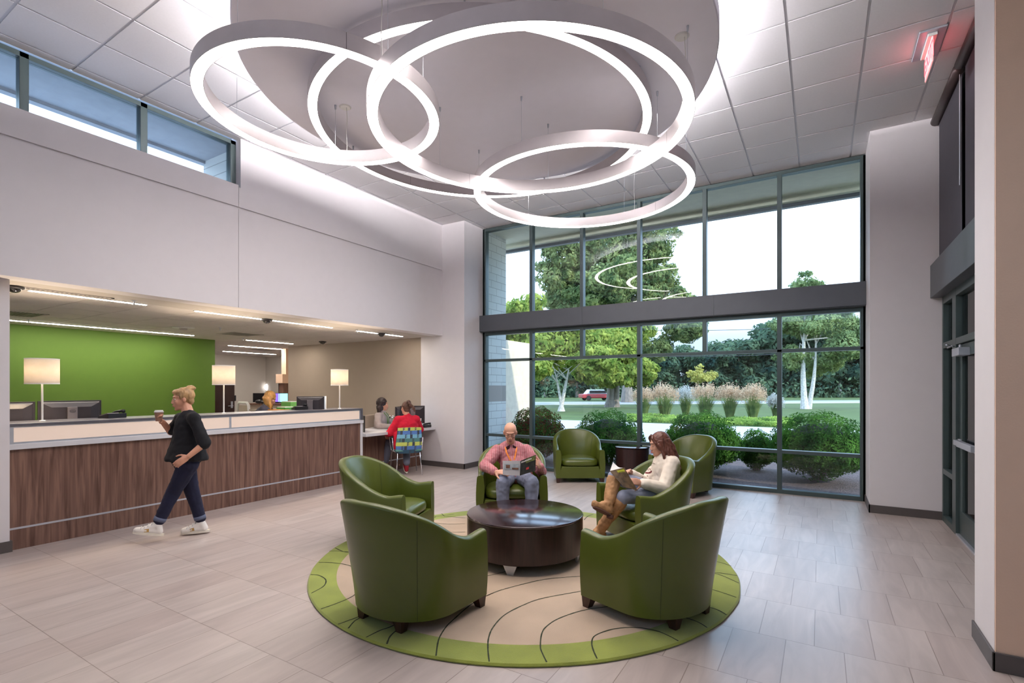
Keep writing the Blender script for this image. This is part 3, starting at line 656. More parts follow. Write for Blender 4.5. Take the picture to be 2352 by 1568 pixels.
# table lamps on the counter
for k, (u, v, lab) in enumerate(((97, 967, 'square-looking glowing white lamp on the counter at the far left by the black monitors'),
                                 (514, 949, 'glowing white lamp on the counter at the right edge of the green wall'),
                                 (780, 938.5, 'glowing white lamp near the right end of the counter, against the tan wall'))):
    p = fl(u, v, 1.222); t = thing('table_lamp', lab, 'lamp', (p.x, p.y, 1.222), 0, 'lamps along the reception counter')
    MB().lathe([(0.0001, 0), (0.028, 0), (0.028, 0.006), (0.012, 0.012), (0.0001, 0.012)], n=24).build('base', M_WHITEPL, t)
    MB().cyl((0, 0, 0.01), (0, 0, 0.46), 0.0095, n=12).build('pole', M_WHITEPL, t)
    MB().lathe([(0.138, 0.388), (0.138, 0.650), (0.136, 0.650), (0.136, 0.388), (0.138, 0.388)], n=48).build('lamp_shade', M_SHADE, t, smooth=True)
    MB().lathe([(0.139, 0.386), (0.139, 0.396), (0.1385, 0.396)], n=48).lathe([(0.139, 0.642), (0.139, 0.652), (0.1385, 0.652)], n=48).build('shade_trim', M_WHITEPL, t, smooth=True)
    pl = bpy.data.lights.new('lamp_bulb', 'POINT'); pl.energy = 13; pl.color = (1, 0.8, 0.58); pl.shadow_soft_size = 0.04
    po = bpy.data.objects.new('lamp_bulb', pl); COL.objects.link(po); po.parent = t; po.location = (0, 0, 0.52)

# linear LED lights in the low ceiling
def line_light(x, y0_, y1_, lab, seg=1.22):
    t = thing('linear_ceiling_light', lab, 'ceiling light', (x, (y0_+y1_)/2, ZL), 0, 'slim linear lights in the low ceiling'); h = (y1_-y0_)/2
    MB().box((-0.035, -h-0.01, -0.006), (0.035, h+0.01, 0.0)).build('trim', M_WHITEPL, t)
    MB().box((-0.017, -h, -0.010), (0.017, h, -0.006)).build('lens', M_LINE2 if x > -8 else M_LINE, t)
for a in ((-7.165, 1.93, 3.02, 'slim bright ceiling light above the far left of the reception desk'),
          (-7.165, 3.60, 5.83, 'long slim bright ceiling light above the middle of the reception desk'),
          (-7.165, 6.38, 7.54, 'short slim bright ceiling light above the writing desk'),
          (-10.57, 2.5, 5.28, 'long slim ceiling light along the top of the green wall'),
          (-10.57, 6.36, 7.48, 'short slim ceiling light just right of the green wall, nearest of three'),
          (-12.3, 6.95, 9.3, 'long slim ceiling light in the back office, middle of three'),
          (-14.4, 7.98, 9.6, 'slim ceiling light deepest in the back office')): line_light(*a)
M_SMOKED = mat('smoked_dome', srgb(30, 26, 26), 0.08, coat=1.0)
for (u, v, lab) in ((33, 657, 'dark dome camera in the low ceiling at the far left edge'), (613, 732.5, 'dark dome camera on the long ceiling light above the desk'),
                    (876, 765, 'dark dome camera above the writing desk'), (741, 783.5, 'dark dome camera near the top of the tan wall')):
    p = fl(u, v, ZL); t = thing('dome_camera', lab, 'camera', (p.x, p.y, ZL-0.004), 0, 'dome cameras in the low ceiling')
    MB().lathe([(0.0001, -0.002), (0.078, -0.002), (0.082, -0.014), (0.066, -0.024), (0.0001, -0.024)], n=24).build('housing', M_DARK, t, smooth=True)
    MB().ell((0, 0, -0.022), V((0.055, 0, 0)), V((0, 0.055, 0)), V((0, 0, 0.042))).build('dome', M_SMOKED, t, smooth=True)
def vent(u, v, sx, sy, lab, zz=None):
    p = fl(u, v, ZL); t = thing('ceiling_vent', lab, 'vent', (p.x, p.y, ZL-0.001), 0, 'air vents in the low ceiling')
    MB().box((-sx, -sy, -0.006), (sx, -sy+0.03, 0)).box((-sx, sy-0.03, -0.006), (sx, sy, 0)).box((-sx, -sy, -0.006), (-sx+0.03, sy, 0)).box((sx-0.03, -sy, -0.006), (sx, sy, 0)).build('frame', M_OFFICE, t)
    MB().box((-sx+0.03, -sy+0.03, -0.002), (sx-0.03, sy-0.03, 0)).build('backing', M_DARK, t)
    sl_ = MB(); n_ = int(sy*2/0.04)
    for k in range(n_): y = -sy+0.04+k*0.04; sl_.box((-sx+0.03, y, -0.006), (sx-0.03, y+0.012, -0.002))
    sl_.build('slat', M_OFFICE, t)
vent(152, 672, 0.06, 0.42, 'long narrow brown air slot beside the left ceiling light')
vent(552, 767, 0.30, 0.30, 'square air vent between the green wall and the desk lights')
vent(608, 803, 0.30, 0.30, 'square air vent in the back office ceiling')
vent(30, 719, 0.30, 0.30, 'square air vent partly hidden at the far left of the low ceiling')
for (u, v, lab) in ((421, 751.5, 'round white smoke detector in front of the green wall'),):
    p = fl(u, v, ZL); t = thing('smoke_detector', lab, 'smoke detector', (p.x, p.y, ZL-0.001))
    MB().lathe([(0.0001, 0), (0.17, 0), (0.16, -0.012), (0.0001, -0.02)], n=32).build('base', M_WHITEPL, t, smooth=True)
    MB().lathe([(0.06, -0.015), (0.055, -0.045), (0.0001, -0.05)], n=24).build('sensor', M_OFFICE, t, smooth=True)
for (u, v, lab) in ((308, 690, 'small sprinkler head beside the left ceiling light'), (66, 733, 'small sprinkler head above the left end of the green wall'), (506, 752, 'small white sprinkler head left of the square vent'),
                    (558, 776, 'small sprinkler head right of the green wall'), (820, 757, 'small sprinkler head above the writing desk')):
    p = fl(u, v, ZL); o = MB().lathe([(0.0001, 0), (0.03, 0), (0.03, -0.004), (0.008, -0.008), (0.008, -0.045), (0.018, -0.048), (0.018, -0.05), (0.0001, -0.05)], n=16).build('sprinkler_head', M_STEEL)
    o.location = (p.x, p.y, ZL-0.001); tag(o, lab, 'sprinkler', 'sprinkler heads in the low ceiling')

# exit sign
t = thing('exit_sign', 'red-lettered edge-lit EXIT sign hanging from the tile ceiling near the entrance', 'sign', (0.87, 6.09, ZC-0.001))
MB().box((-0.10, -0.24, -0.018), (0.10, 0.24, 0)).build('canopy', M_STEEL, t, bevel=0.004)
MB().box((-0.035, -0.20, -0.045), (0.035, 0.20, -0.018)).build('housing', M_WHITEPL, t, bevel=0.004)
MB().box((-0.004, -0.19, -0.27), (0.004, 0.19, -0.045)).build('panel', M_EXITPANEL, t)
for sx in (-1, 1):
    fc = bpy.data.curves.new('letters', 'FONT'); fc.body = 'EXIT'; fc.size = 0.20; fc.align_x = 'CENTER'; fc.align_y = 'CENTER'; fc.extrude = 0.001
    fo = bpy.data.objects.new('letters', fc); COL.objects.link(fo); fo.parent = t; fo.data.materials.append(M_RED)
    dg_ = bpy.context.evaluated_depsgraph_get(); me_ = bpy.data.meshes.new_from_object(fo.evaluated_get(dg_)); bpy.data.objects.remove(fo); fo = bpy.data.objects.new('letters', me_); COL.objects.link(fo); fo.parent = t
    fo.location = (sx*0.006, 0, -0.155); fo.rotation_euler = (PI/2, 0, PI/2 if sx > 0 else -PI/2)
# roller shades on the right window wall
for a, b, lab in ((6.60, 7.78, 'dark roller shade drawn down on the right wall, further from the viewer'), (5.05, 6.52, 'dark roller shade drawn down on the right wall, nearer to the viewer')):
    t = thing('roller_shade', lab, 'blind', (XR-0.06, a, ZC-0.01), 0, 'dark roller shades on the right wall')
    MB().cyl((0.0, 0, -0.055), (0.0, b-a, -0.055), 0.05, n=20).build('roller_tube', M_BROWNMETAL, t, smooth=True)
    MB().box((0.028, 0.03, -1.755), (0.030, b-a-0.03, -0.06)).build('fabric', M_SHADEFAB, t)
    MB().box((0.02, 0.03, -1.765), (0.038, b-a-0.03, -1.735)).build('hem_bar', M_BROWNMETAL, t)
    tag(MB().tube([(0.01, 0.02, -0.06), (0.01, 0.02, -1.2)], 0.004, 6).tube([(0.012, 0.035, -0.06), (0.012, 0.035, -1.2)], 0.004, 6).build('pull_chain', M_STEEL, t), 'thin silver pull chain')
MB()
# ================================================================ PEOPLE
def bake(o):
    dg = bpy.context.evaluated_depsgraph_get(); me = bpy.data.meshes.new_from_object(o.evaluated_get(dg))
    old = o.data; o.modifiers.clear(); o.data = me; me.name = o.name; bpy.data.meshes.remove(old)
    me.polygons.foreach_set('use_smooth', [True]*len(me.polygons)); me.update(); return o
def organic(mb, name, m, parent, off, voxel=0.007, it=4, fac=0.5, rough=0.0, rs=10.0):
    o = mb.build(name, m, parent, off=off)
    r = o.modifiers.new('r', 'REMESH'); r.mode = 'VOXEL'; r.voxel_size = voxel; r.use_smooth_shade = True
    s = o.modifiers.new('s', 'SMOOTH'); s.iterations = it; s.factor = fac
    bake(o)
    if rough:        # cloth folds
        me = o.data; nn = [v.normal.copy() for v in me.vertices]
        for v, n_ in zip(me.vertices, nn):
            p = v.co*rs; v.co += n_*rough*(noise.noise(V((p.x, p.y, p.z*0.6)))+0.6*noise.noise(p*2.1))
        me.update()
    return o
M_SKIN = mat('skin', srgb(214, 160, 134), 0.5, var=0.05, scale=14)
M_SKIN2 = mat('skin_tanned', srgb(206, 150, 122), 0.5, var=0.05, scale=14)
M_LIP = mat('lips', srgb(176, 98, 92), 0.5); M_EYE = mat('eye_white', srgb(232, 228, 222), 0.3); M_IRIS = mat('eye_iris', srgb(50, 36, 28), 0.2)
M_BROW = mat('eyebrow_hair', srgb(88, 60, 42), 0.8); M_BROWD = mat('dark_eyebrow_hair', srgb(46, 30, 24), 0.8)
def unit(v): return V(v).normalized()
def head_prims(m, c, F, U, k=1.0):
    F = unit(F); S = F.cross(unit(U)).normalized(); U = S.cross(F); c = V(c)
    e_ = lambda o, a, b, d: m.ell(c+(S*o[0]+F*o[1]+U*o[2])*k, S*(a*k), F*(b*k), U*(d*k), 20, 14)
    e_((0, -0.012, 0.028), 0.075, 0.094, 0.083); e_((0, 0.018, -0.030), 0.061, 0.076, 0.084); e_((0, 0.036, -0.088), 0.043, 0.046, 0.034)
    e_((0, 0.068, -0.108), 0.020, 0.020, 0.018); e_((0, 0.074, 0.024), 0.048, 0.018, 0.013)
    for s in (-1, 1):
        e_((s*0.034, 0.062, -0.030), 0.022, 0.022, 0.026); e_((s*0.076, -0.004, -0.012), 0.010, 0.019, 0.031); e_((s*0.012, 0.098, -0.042), 0.009, 0.010, 0.008)
    m.cap(c+(F*0.090-U*0.002)*k, c+(F*0.102-U*0.036)*k, 0.0080*k, 0.0110*k)
    e_((0, 0.088, -0.068), 0.026, 0.010, 0.014)
    return S, F, U
def face_parts(c, F, U, parent, off, k=1.0, brow=None, eyes=True, closed=False):
    F = unit(F); S = F.cross(unit(U)).normalized(); U = S.cross(F); c = V(c); brow = brow or M_BROW
    P = lambda x, y, z: c+(S*x+F*y+U*z)*k
    MB().ell(P(0, 0.0985, -0.0655), S*0.023*k, F*0.005*k, U*0.004*k).ell(P(0, 0.0975, -0.0735), S*0.019*k, F*0.006*k, U*0.005*k).build('lips', M_LIP, parent, smooth=True, off=off)
    for s in (-1, 1):
        if closed:
            MB().tube([P(s*0.018, 0.0865, -0.006), P(s*0.031, 0.0855, -0.0095), P(s*0.043, 0.077, -0.006)], [0.0012*k, 0.0019*k, 0.0012*k], 6).build('eyelashes', brow, parent, smooth=True, off=off)
        elif eyes:
            e1 = MB().ell(P(s*0.030, 0.0735, 0.000), S*0.0115*k, F*0.0095*k, U*0.0052*k).build('eye', M_EYE, parent, smooth=True, off=off)
            MB().ell(P(s*0.030, 0.0812, -0.001), S*0.0055*k, F*0.003*k, U*(0.0055 if not closed else 0.003)*k).build('iris', M_IRIS, e1, smooth=True, off=V(off)*1)
        MB().tube([P(s*0.015, 0.0895, 0.020), P(s*0.032, 0.0865, 0.0255), P(s*0.048, 0.074, 0.021)], [0.0024*k, 0.003*k, 0.0018*k], 6).build('eyebrow', brow, parent, smooth=True, off=off)
def hand_prims(m, w, d, n_, thumb, curl=0.5, k=1.0, spread=0.10, tcurl=0.35):
    w = V(w); d = unit(d); n_ = V(n_); n_ = (n_-d*n_.dot(d)).normalized(); x = d.cross(n_)*thumb
    m.ell(w+d*0.048*k, x*0.041*k, d*0.054*k, n_*0.015*k, 14, 10); m.cap(w-d*0.01, w+d*0.03*k, 0.024*k, 0.022*k)
    for j, (ox, L) in enumerate(((0.031, 0.92), (0.010, 1.03), (-0.011, 0.98), (-0.031, 0.80))):
        p = w+(d*0.088+x*ox)*k; dd = (d+x*(ox*spread*18*0.3)).normalized(); a = 0.0; m.cap(w+(d*0.045+x*ox*0.9)*k, p, 0.0115*k, 0.0105*k, 8)
        for sg, r in ((0.044, 0.0095), (0.027, 0.0086), (0.021, 0.0076)):
            a += curl*(1.0 if sg > 0.04 else 1.1)*(0.85+0.1*j); q = p+(dd*math.cos(a)-n_*math.sin(a))*sg*L*k; m.cap(p, q, r*1.05*k, r*k, 8); p = q
    p = w+(d*0.022+x*0.030)*k; dd = (d*0.62+x*0.75-n_*0.25).normalized()
    for sg, r, tw in ((0.040, 0.0125, 0.0), (0.030, 0.0105, tcurl), (0.024, 0.0090, tcurl)):
        dd = (dd+d*tw*0.9-x*tw*0.5-n_*tw*0.3).normalized(); q = p+dd*sg*k; m.cap(p, q, r*k*1.05, r*k, 8); p = q
def torso_prims(m, J, g=0.0, k=1.0, wb=1.0, F=None, belly=0.0, nk=1.0):
    S = unit(J['shR']-J['shL']); U = unit(J['neck']-J['pel']); F = unit(U.cross(S)) if F is None else F
    ch, pe = J['chest'], J['pel']; mid = (ch+pe)/2
    m.ell(ch+U*0.02, S*(0.158*k*wb+g), F*(0.108*k+g), U*(0.19*k), 20, 14); m.ell(mid+F*belly*0.5, S*(0.135*k*wb+g), F*(0.104*k+g+belly), U*(0.17*k), 20, 14)
    m.ell(pe, S*(0.160*k*wb+g), F*(0.118*k+g), U*(0.115*k+g*0.5), 20, 14); m.cap(J['shL'], J['shR'], 0.052*k+g, 0.052*k+g)
    m.cap(J['chest']+U*0.10*k, (J['chest']+U*0.10*k).lerp(J['neck'], nk), 0.085*k+g, (0.055*k+g*0.6)*(1 if nk == 1 else 1.25))
    return S, F, U
def limb(m, pts, rs):
    for i in range(len(pts)-1): m.cap(pts[i], pts[i+1], rs[i], rs[i+1])
def foot_prims(m, an, toe, k=1.0, g=0.0, up=V((0, 0, 1))):
    d = unit(toe-an); d = (d-up*d.dot(up)).normalized(); b = an-up*0.062*k
    m.cap(an, b-d*0.028*k, 0.036*k+g, 0.034*k+g); m.cap(b-d*0.03*k, b+d*0.09*k, 0.033*k+g, 0.034*k+g); m.cap(b+d*0.05*k, b+d*0.165*k-up*0.008, 0.036*k+g, 0.026*k+g)
    m.cap(an, b+d*0.10*k, 0.036*k+g, 0.030*k+g)
def full_body(t, off, J, hd, hF, hU, m_skin, k=1.0, kh=1.0, wb=1.0, hands=(), voxel=0.0062, name='body'):
    m = MB(); head_prims(m, hd, hF, hU, kh); U = unit(hU)
    m.cap(V(hd)-U*0.055*kh-unit(hF)*0.018, J['neck'], 0.050*kh, 0.058*kh); torso_prims(m, J, -0.004, k, wb)
    limb(m, [J['shL'], J['elL'], J['wrL']], [0.046*k, 0.038*k, 0.026*k]); limb(m, [J['shR'], J['elR'], J['wrR']], [0.046*k, 0.038*k, 0.026*k])
    limb(m, [J['hpL'], J['knL'], J['anL']], [0.078*k, 0.052*k, 0.036*k]); limb(m, [J['hpR'], J['knR'], J['anR']], [0.078*k, 0.052*k, 0.036*k])
    foot_prims(m, J['anL'], J['toL'], k*0.80, -0.004, J.get('upL', V((0, 0, 1)))); foot_prims(m, J['anR'], J['toR'], k*0.80, -0.004, J.get('upR', V((0, 0, 1))))
    for h in hands: hand_prims(m, *h[:4], **h[4])
    return organic(m, name, m_skin, t, off, voxel, 3, 0.45)
def cloth(name, col, rough=0.9, bump=0.35, bs=140, var=0.06, **k): return mat(name, col, rough, var=var, bump=bump, bscale=bs, dist=0.0015, **k)
def stripemat(name, c1, c2, axis, freq, c3=None):
    m, t, b = nmat(name); b.inputs['Roughness'].default_value = 0.85
    tc_ = t.nodes.new('ShaderNodeTexCoord'); d = t.nodes.new('ShaderNodeVectorMath'); d.operation = 'DOT_PRODUCT'; d.inputs[1].default_value = axis
    t.links.new(tc_.outputs['Object'], d.inputs[0])
    f = t.nodes.new('ShaderNodeMath'); f.operation = 'MULTIPLY'; f.inputs[1].default_value = freq; fr_ = t.nodes.new('ShaderNodeMath'); fr_.operation = 'FRACT'
    t.links.new(d.outputs['Value'], f.inputs[0]); t.links.new(f.outputs[0], fr_.inputs[0])
    r = t.nodes.new('ShaderNodeValToRGB'); r.color_ramp.interpolation = 'CONSTANT'; r.color_ramp.elements[0].color = c1; r.color_ramp.elements[1].color = c2; r.color_ramp.elements[1].position = 0.6
    t.links.new(fr_.outputs[0], r.inputs[0]); t.links.new(r.outputs[0], b.inputs['Base Color'])
    return m
M_JEANS = cloth('blue_jeans', srgb(116, 122, 142), var=0.2, scale=9); M_NAVY = cloth('dark_navy_jeans', srgb(26, 28, 54), var=0.15)
M_BLACKTEE = cloth('black_knit', srgb(18, 18, 24)); M_WHITESHOE = mat('white_leather', srgb(232, 228, 222), 0.5); M_SOLE = mat('shoe_sole', srgb(226, 220, 206), 0.7)
from mathutils.bvhtree import BVHTree
def bvh_of(o, off): me = o.data; return BVHTree.FromPolygons([v.co+V(off) for v in me.vertices], [tuple(p.vertices) for p in me.polygons])
def xup(F): return V((0, 0, 1))

# ---------------------------------------------------------------- man in striped shirt, reading
def P3(u, v, d): return at(u, v, d)
base = fl(1185, 1175, 0); base = V((-2.98, 5.12, RZ)); t = thing('person', 'seated bald man in a red striped shirt, glasses and orange lanyard reading a magazine', 'person', base)
J = dict(neck=P3(1174, 1027, 6.20), chest=P3(1180, 1052, 6.20), pel=P3(1185, 1090, 6.15), shL=P3(1209, 1035, 6.18), shR=P3(1141, 1036, 6.16),
         elL=P3(1242, 1072, 6.05), wrL=P3(1238, 1068, 5.84), elR=P3(1113, 1070, 5.98), wrR=P3(1139, 1084, 5.74),
         hpL=P3(1201, 1097, 6.10), hpR=P3(1168, 1097, 6.10), knL=P3(1221, 1108, 5.66), knR=P3(1155, 1108, 5.68), anL=P3(1221, 1188, 5.62), anR=P3(1155, 1188, 5.64),
         toL=P3(1222, 1206, 5.40), toR=P3(1152, 1206, 5.42))
J['elL'] = P3(1243, 1084, 6.05); J['wrL'] = P3(1240, 1071, 5.83)
FM = unit((0.52, -0.854, 0)); hF = unit(FM+V((0, 0, -0.42))); hU = unit(V((0, 0, 1))+FM*0.42)
hd = P3(1172, 992, 6.10)
handL = (J['wrL'], P3(1230, 1056, 5.70)-J['wrL'], P3(1260, 1050, 5.6)-J['wrL'], 1, dict(curl=0.75, tcurl=0.5))
handR = (J['wrR'], P3(1162, 1083, 5.66)-J['wrR'], V((0.1, -0.6, 0.9)), 1, dict(curl=0.35, tcurl=0.2))
full_body(t, base, J, hd, hF, hU, M_SKIN, 1.08, 1.0, 1.1, (handL, handR))
face_parts(hd, hF, hU, t, base, 1.0, M_BROW, closed=True)
axis = tuple(unit(J['shR']-J['shL'])); M_STRIPE = stripemat('red_striped_cotton', srgb(158, 66, 72), srgb(214, 170, 176), axis, 84)
m = MB(); torso_prims(m, J, 0.020, 1.08, 1.12, belly=0.03); limb(m, [J['shL'], J['elL'], J['wrL']+(J['elL']-J['wrL'])*0.12], [0.078, 0.064, 0.050]); limb(m, [J['shR'], J['elR'], J['wrR']+(J['elR']-J['wrR'])*0.12], [0.078, 0.066, 0.050])
organic(m, 'shirt', M_STRIPE, t, base, 0.008, 4, 0.5, 0.010, 16)
m = MB(); m.ell(J['pel'], axis_v := V(axis)*0.185, FM*0.145, V((0, 0, 0.12)), 18, 12)
for s in 'LR': limb(m, [J['hp'+s], J['kn'+s], J['an'+s]], [0.098, 0.082, 0.062])
organic(m, 'jeans', M_JEANS, t, base, 0.009, 4, 0.5, 0.008, 14)
for s in 'LR':
    m = MB(); foot_prims(m, J['an'+s]-V((0, 0, 0.01)), J['to'+s], 1.05, 0.008); organic(m, 'shoe', M_LEGWOOD, t, base, 0.009)
M_COLLAR = cloth('dark_collar', srgb(58, 26, 38)); S_ = V(axis)
m = MB(); n0 = J['neck']+V((0, 0, 0.035))+FM*0.012
m.tube([n0+S_*(0.066*math.cos(a))+FM*(0.062*math.sin(a))+V((0, 0, -0.022*math.sin(a))) for a in [2*PI*i/20 for i in range(20)]], 0.012, 8, closed=True)
m.build('collar', M_STRIPE, t, smooth=True, off=base)
for s in (-1, 1):
    m = MB(); a = n0+FM*0.075+S_*0.012*s+V((0, 0, -0.01)); m.obox(a+S_*0.028*s+V((0, 0, -0.022))+FM*0.008, S_*0.022+V((0, 0, -0.012*s)), V((0, 0, 0.026)), FM*0.003); m.build('collar_point', M_COLLAR, t, off=base, bevel=0.002)
M_ORANGE = mat('orange_ribbon', srgb(240, 136, 44), 0.6)
m = MB(); c0 = J['chest']+FM*0.158+V((0, 0, -0.055))
for s in (-1, 1):
    pts = [n0+S_*0.060*s-FM*0.0+V((0, 0, 0.004)), n0+S_*0.068*s+FM*0.07+V((0, 0, -0.02)), n0+S_*0.058*s+FM*0.128+V((0, 0, -0.075)), (n0+S_*0.04*s+FM*0.150+V((0, 0, -0.12)))*0.6+c0*0.4+FM*0.012, c0+FM*0.018]
    for i in range(len(pts)-1):
        d = pts[i+1]-pts[i]; mid = (pts[i]+pts[i+1])/2; x = d.cross(FM).normalized(); m.obox(mid, d*0.52, x*0.0085, d.cross(x).normalized()*0.0012)
tag(m.build('lanyard', M_ORANGE, t, off=base), 'orange lanyard')
def glasses(c, F, U, parent, off, matl):
    F = unit(F); S = F.cross(unit(U)).normalized(); U = S.cross(F); m = MB()
    for s in (-1, 1):
        q = c+S*0.033*s+F*0.106-U*0.002; m.tube([q+S*(0.026*math.cos(a))+U*(0.015*math.sin(a)) for a in [2*PI*i/16 for i in range(16)]], 0.0017, 6, closed=True)
        m.tube([q+S*0.026*s+U*0.006, c+S*0.074*s+F*0.07+U*0.004, c+S*0.080*s+F*0.0], 0.0018, 6)
    m.tube([c-S*0.008+F*0.108, c+S*0.008+F*0.108], 0.0018, 6)
    return m.build('glasses', matl, parent, smooth=True, off=off)
glasses(hd, hF, hU, t, base, M_BROWNMETAL)
for s in (-1, 1): pass

# magazines: open spreads with printed covers
def grid_sheet(m, a, b, c, d, n_=8, bow=V((0, 0, 0)), th=0.0035, nrm=V((0, 0, 1))):
    top, bot = [], []
    for i in range(n_+1):
        s = i/n_; o_ = bow*math.sin(PI*s); top.append([a.lerp(b, s)+o_, d.lerp(c, s)+o_])
    rings = [[p[0]+nrm*th, p[1]+nrm*th, p[1]-nrm*th, p[0]-nrm*th] for p in top]
    m.loft(rings); return m
def patch(m, A, B, C_, D, u0, v0, u1, v1, nrm, k=0.005):
    f = lambda u, v: A.lerp(B, u).lerp(D.lerp(C_, u), v)+nrm*k
    n_ = 4
    for i in range(n_):
        a, b = u0+(u1-u0)*i/n_, u0+(u1-u0)*(i+1)/n_; m.quad(f(a, v0), f(a, v1), f(b, v1), f(b, v0))
M_INK = mat('dark_print', srgb(44, 44, 42), 0.4, var=0.5, scale=26); M_PICS = mat('grey_blue_print', srgb(150, 158, 164), 0.45, var=0.25, scale=20); M_BROWNP = mat('brown_print', srgb(96, 62, 44), 0.45, var=0.6, scale=40)
M_OLIVE = mat('olive_print', srgb(96, 104, 52), 0.45, var=0.5, scale=30); M_COVERG = mat('cover_print', srgb(84, 66, 44), 0.4, var=0.75, scale=22); M_LIME = mat('lime_lettering', srgb(196, 206, 30), 0.5); M_REDP = mat('red_print', srgb(190, 60, 60), 0.5)
M_PAGEGREY = mat('grey_page', srgb(176, 172, 174), 0.45)
tl, tm, bm_, bl = P3(1154.5, 1058, 5.66), P3(1195.5, 1058, 5.60), P3(1194, 1092, 5.58), P3(1155, 1090, 5.62); tr, br_ = P3(1231, 1044, 5.74), P3(1230, 1081, 5.70)
mg = thing('magazine', 'open magazine with grey and dark pages held by the bald man', 'magazine', bm_)
n1 = -FD*1.0
m = MB(); grid_sheet(m, tl, tm, bm_, bl, 8, FD*-0.006, 0.0025, n1); m.build('back_cover', M_PAGEGREY, mg, off=bm_)
m = MB(); grid_sheet(m, tm, tr, br_, bm_, 8, FD*0.01, 0.0025, n1); m.build('front_cover', M_INK, mg, off=bm_)
m = MB(); patch(m, tl, tm, bm_, bl, 0.08, 0.20, 0.50, 0.58, n1, 0.012); patch(m, tl, tm, bm_, bl, 0.53, 0.20, 0.93, 0.58, n1, 0.012); m.build('picture', M_PICS, mg, off=bm_)
m = MB(); patch(m, tl, tm, bm_, bl, 0.18, 0.27, 0.42, 0.52, n1, 0.013); patch(m, tl, tm, bm_, bl, 0.53, 0.46, 0.90, 0.58, n1, 0.013); m.build('picture', M_BROWNP, mg, off=bm_)
m = MB(); patch(m, tm, tr, br_, bm_, 0.35, 0.02, 0.98, 0.30, n1, 0.006); m.build('picture', M_OLIVE, mg, off=bm_)
m = MB(); patch(m, tm, tr, br_, bm_, 0.38, 0.60, 0.56, 0.74, n1, 0.006); m.build('picture', M_REDP, mg, off=bm_)
m = MB()
for i in range(9): patch(m, tm, tr, br_, bm_, 0.06+i*0.075, 0.07+0.01*(i % 3), 0.11+i*0.075, 0.17, n1, 0.007)
m.build('title', M_PAPER, mg, off=bm_)

# ---------------------------------------------------------------- woman in cream sweater, legs crossed
base = V((-1.90, 5.03, RZ)); t = thing('person', 'seated woman with long wavy brown hair, cream sweater and tan boots reading', 'person', base)
J = dict(neck=P3(1525, 1052, 5.24), chest=P3(1530, 1082, 5.24), pel=P3(1537, 1128, 5.24), shL=P3(1544, 1064, 5.10), shR=P3(1518, 1064, 5.38),
         elL=P3(1527, 1123, 4.98), wrL=P3(1474, 1109, 4.93), elR=P3(1482, 1108, 5.34), wrR=P3(1450, 1086, 5.14),
         hpL=P3(1524, 1136, 5.14), hpR=P3(1520, 1130, 5.32), knL=P3(1432, 1141, 4.86), knR=P3(1411, 1096, 4.97), anL=P3(1378, 1216, 5.02), anR=P3(1398, 1157, 4.84),
         toL=P3(1350, 1240, 4.95), toR=P3(1356, 1164, 4.72))
J['upR'] = unit(J['knR']-J['anR'])
FW = unit((-0.622, -0.782, 0)); hF = unit(V((-0.80, -0.55, -0.20))); hU = unit(V((0, 0, 1))+hF*0.20); hd = P3(1514, 1019, 5.24)
handL = (J['wrL'], P3(1450, 1103, 4.86)-J['wrL'], V((0.2, -1, 0.5)), -1, dict(curl=0.35, k=0.88, tcurl=0.15))
handR = (J['wrR'], P3(1438, 1076, 5.06)-J['wrR'], V((-0.2, 1, 0.4)), 1, dict(curl=0.5, k=0.88))
full_body(t, base, J, hd, hF, hU, M_SKIN, 0.94, 0.97, 1.0, (handL, handR))
face_parts(hd, hF, hU, t, base, 0.97, M_BROWD, closed=True)
M_CREAM = cloth('cream_knit', srgb(232, 220, 204), bs=220)
m = MB(); torso_prims(m, J, 0.028, 0.98, 1.05, belly=0.01); limb(m, [J['shL'], J['elL'], J['wrL']+(J['elL']-J['wrL'])*0.05], [0.072, 0.074, 0.046]); limb(m, [J['shR'], J['elR'], J['wrR']+(J['elR']-J['wrR'])*0.08], [0.072, 0.068, 0.044])
m.ell((J['hpL']+J['pel'])/2, V((0.14, 0, 0)), V((0, 0.15, 0)), V((0, 0, 0.10)), 16, 10)
swt = organic(m, 'sweater', M_CREAM, t, base, 0.008, 4, 0.5, 0.007, 12)
M_PALEJ = cloth('pale_jeans', srgb(142, 148, 168), var=0.15)
m = MB(); m.ell(J['pel']-V((0, 0, 0.03)), V((0.15, 0, 0)), V((0, 0.15, 0)), V((0, 0, 0.10)), 16, 10)
for s in 'LR': limb(m, [J['hp'+s], J['kn'+s], J['an'+s].lerp(J['kn'+s], 0.72)], [0.090, 0.068, 0.050])
organic(m, 'jeans', M_PALEJ, t, base, 0.008, 4, 0.5, 0.004, 14)
M_BOOT = mat('tan_suede', srgb(178, 134, 92), 0.75, var=0.22, scale=16, bump=0.3, bscale=90); M_BSOLE = mat('brown_boot_sole', srgb(104, 72, 62), 0.8)
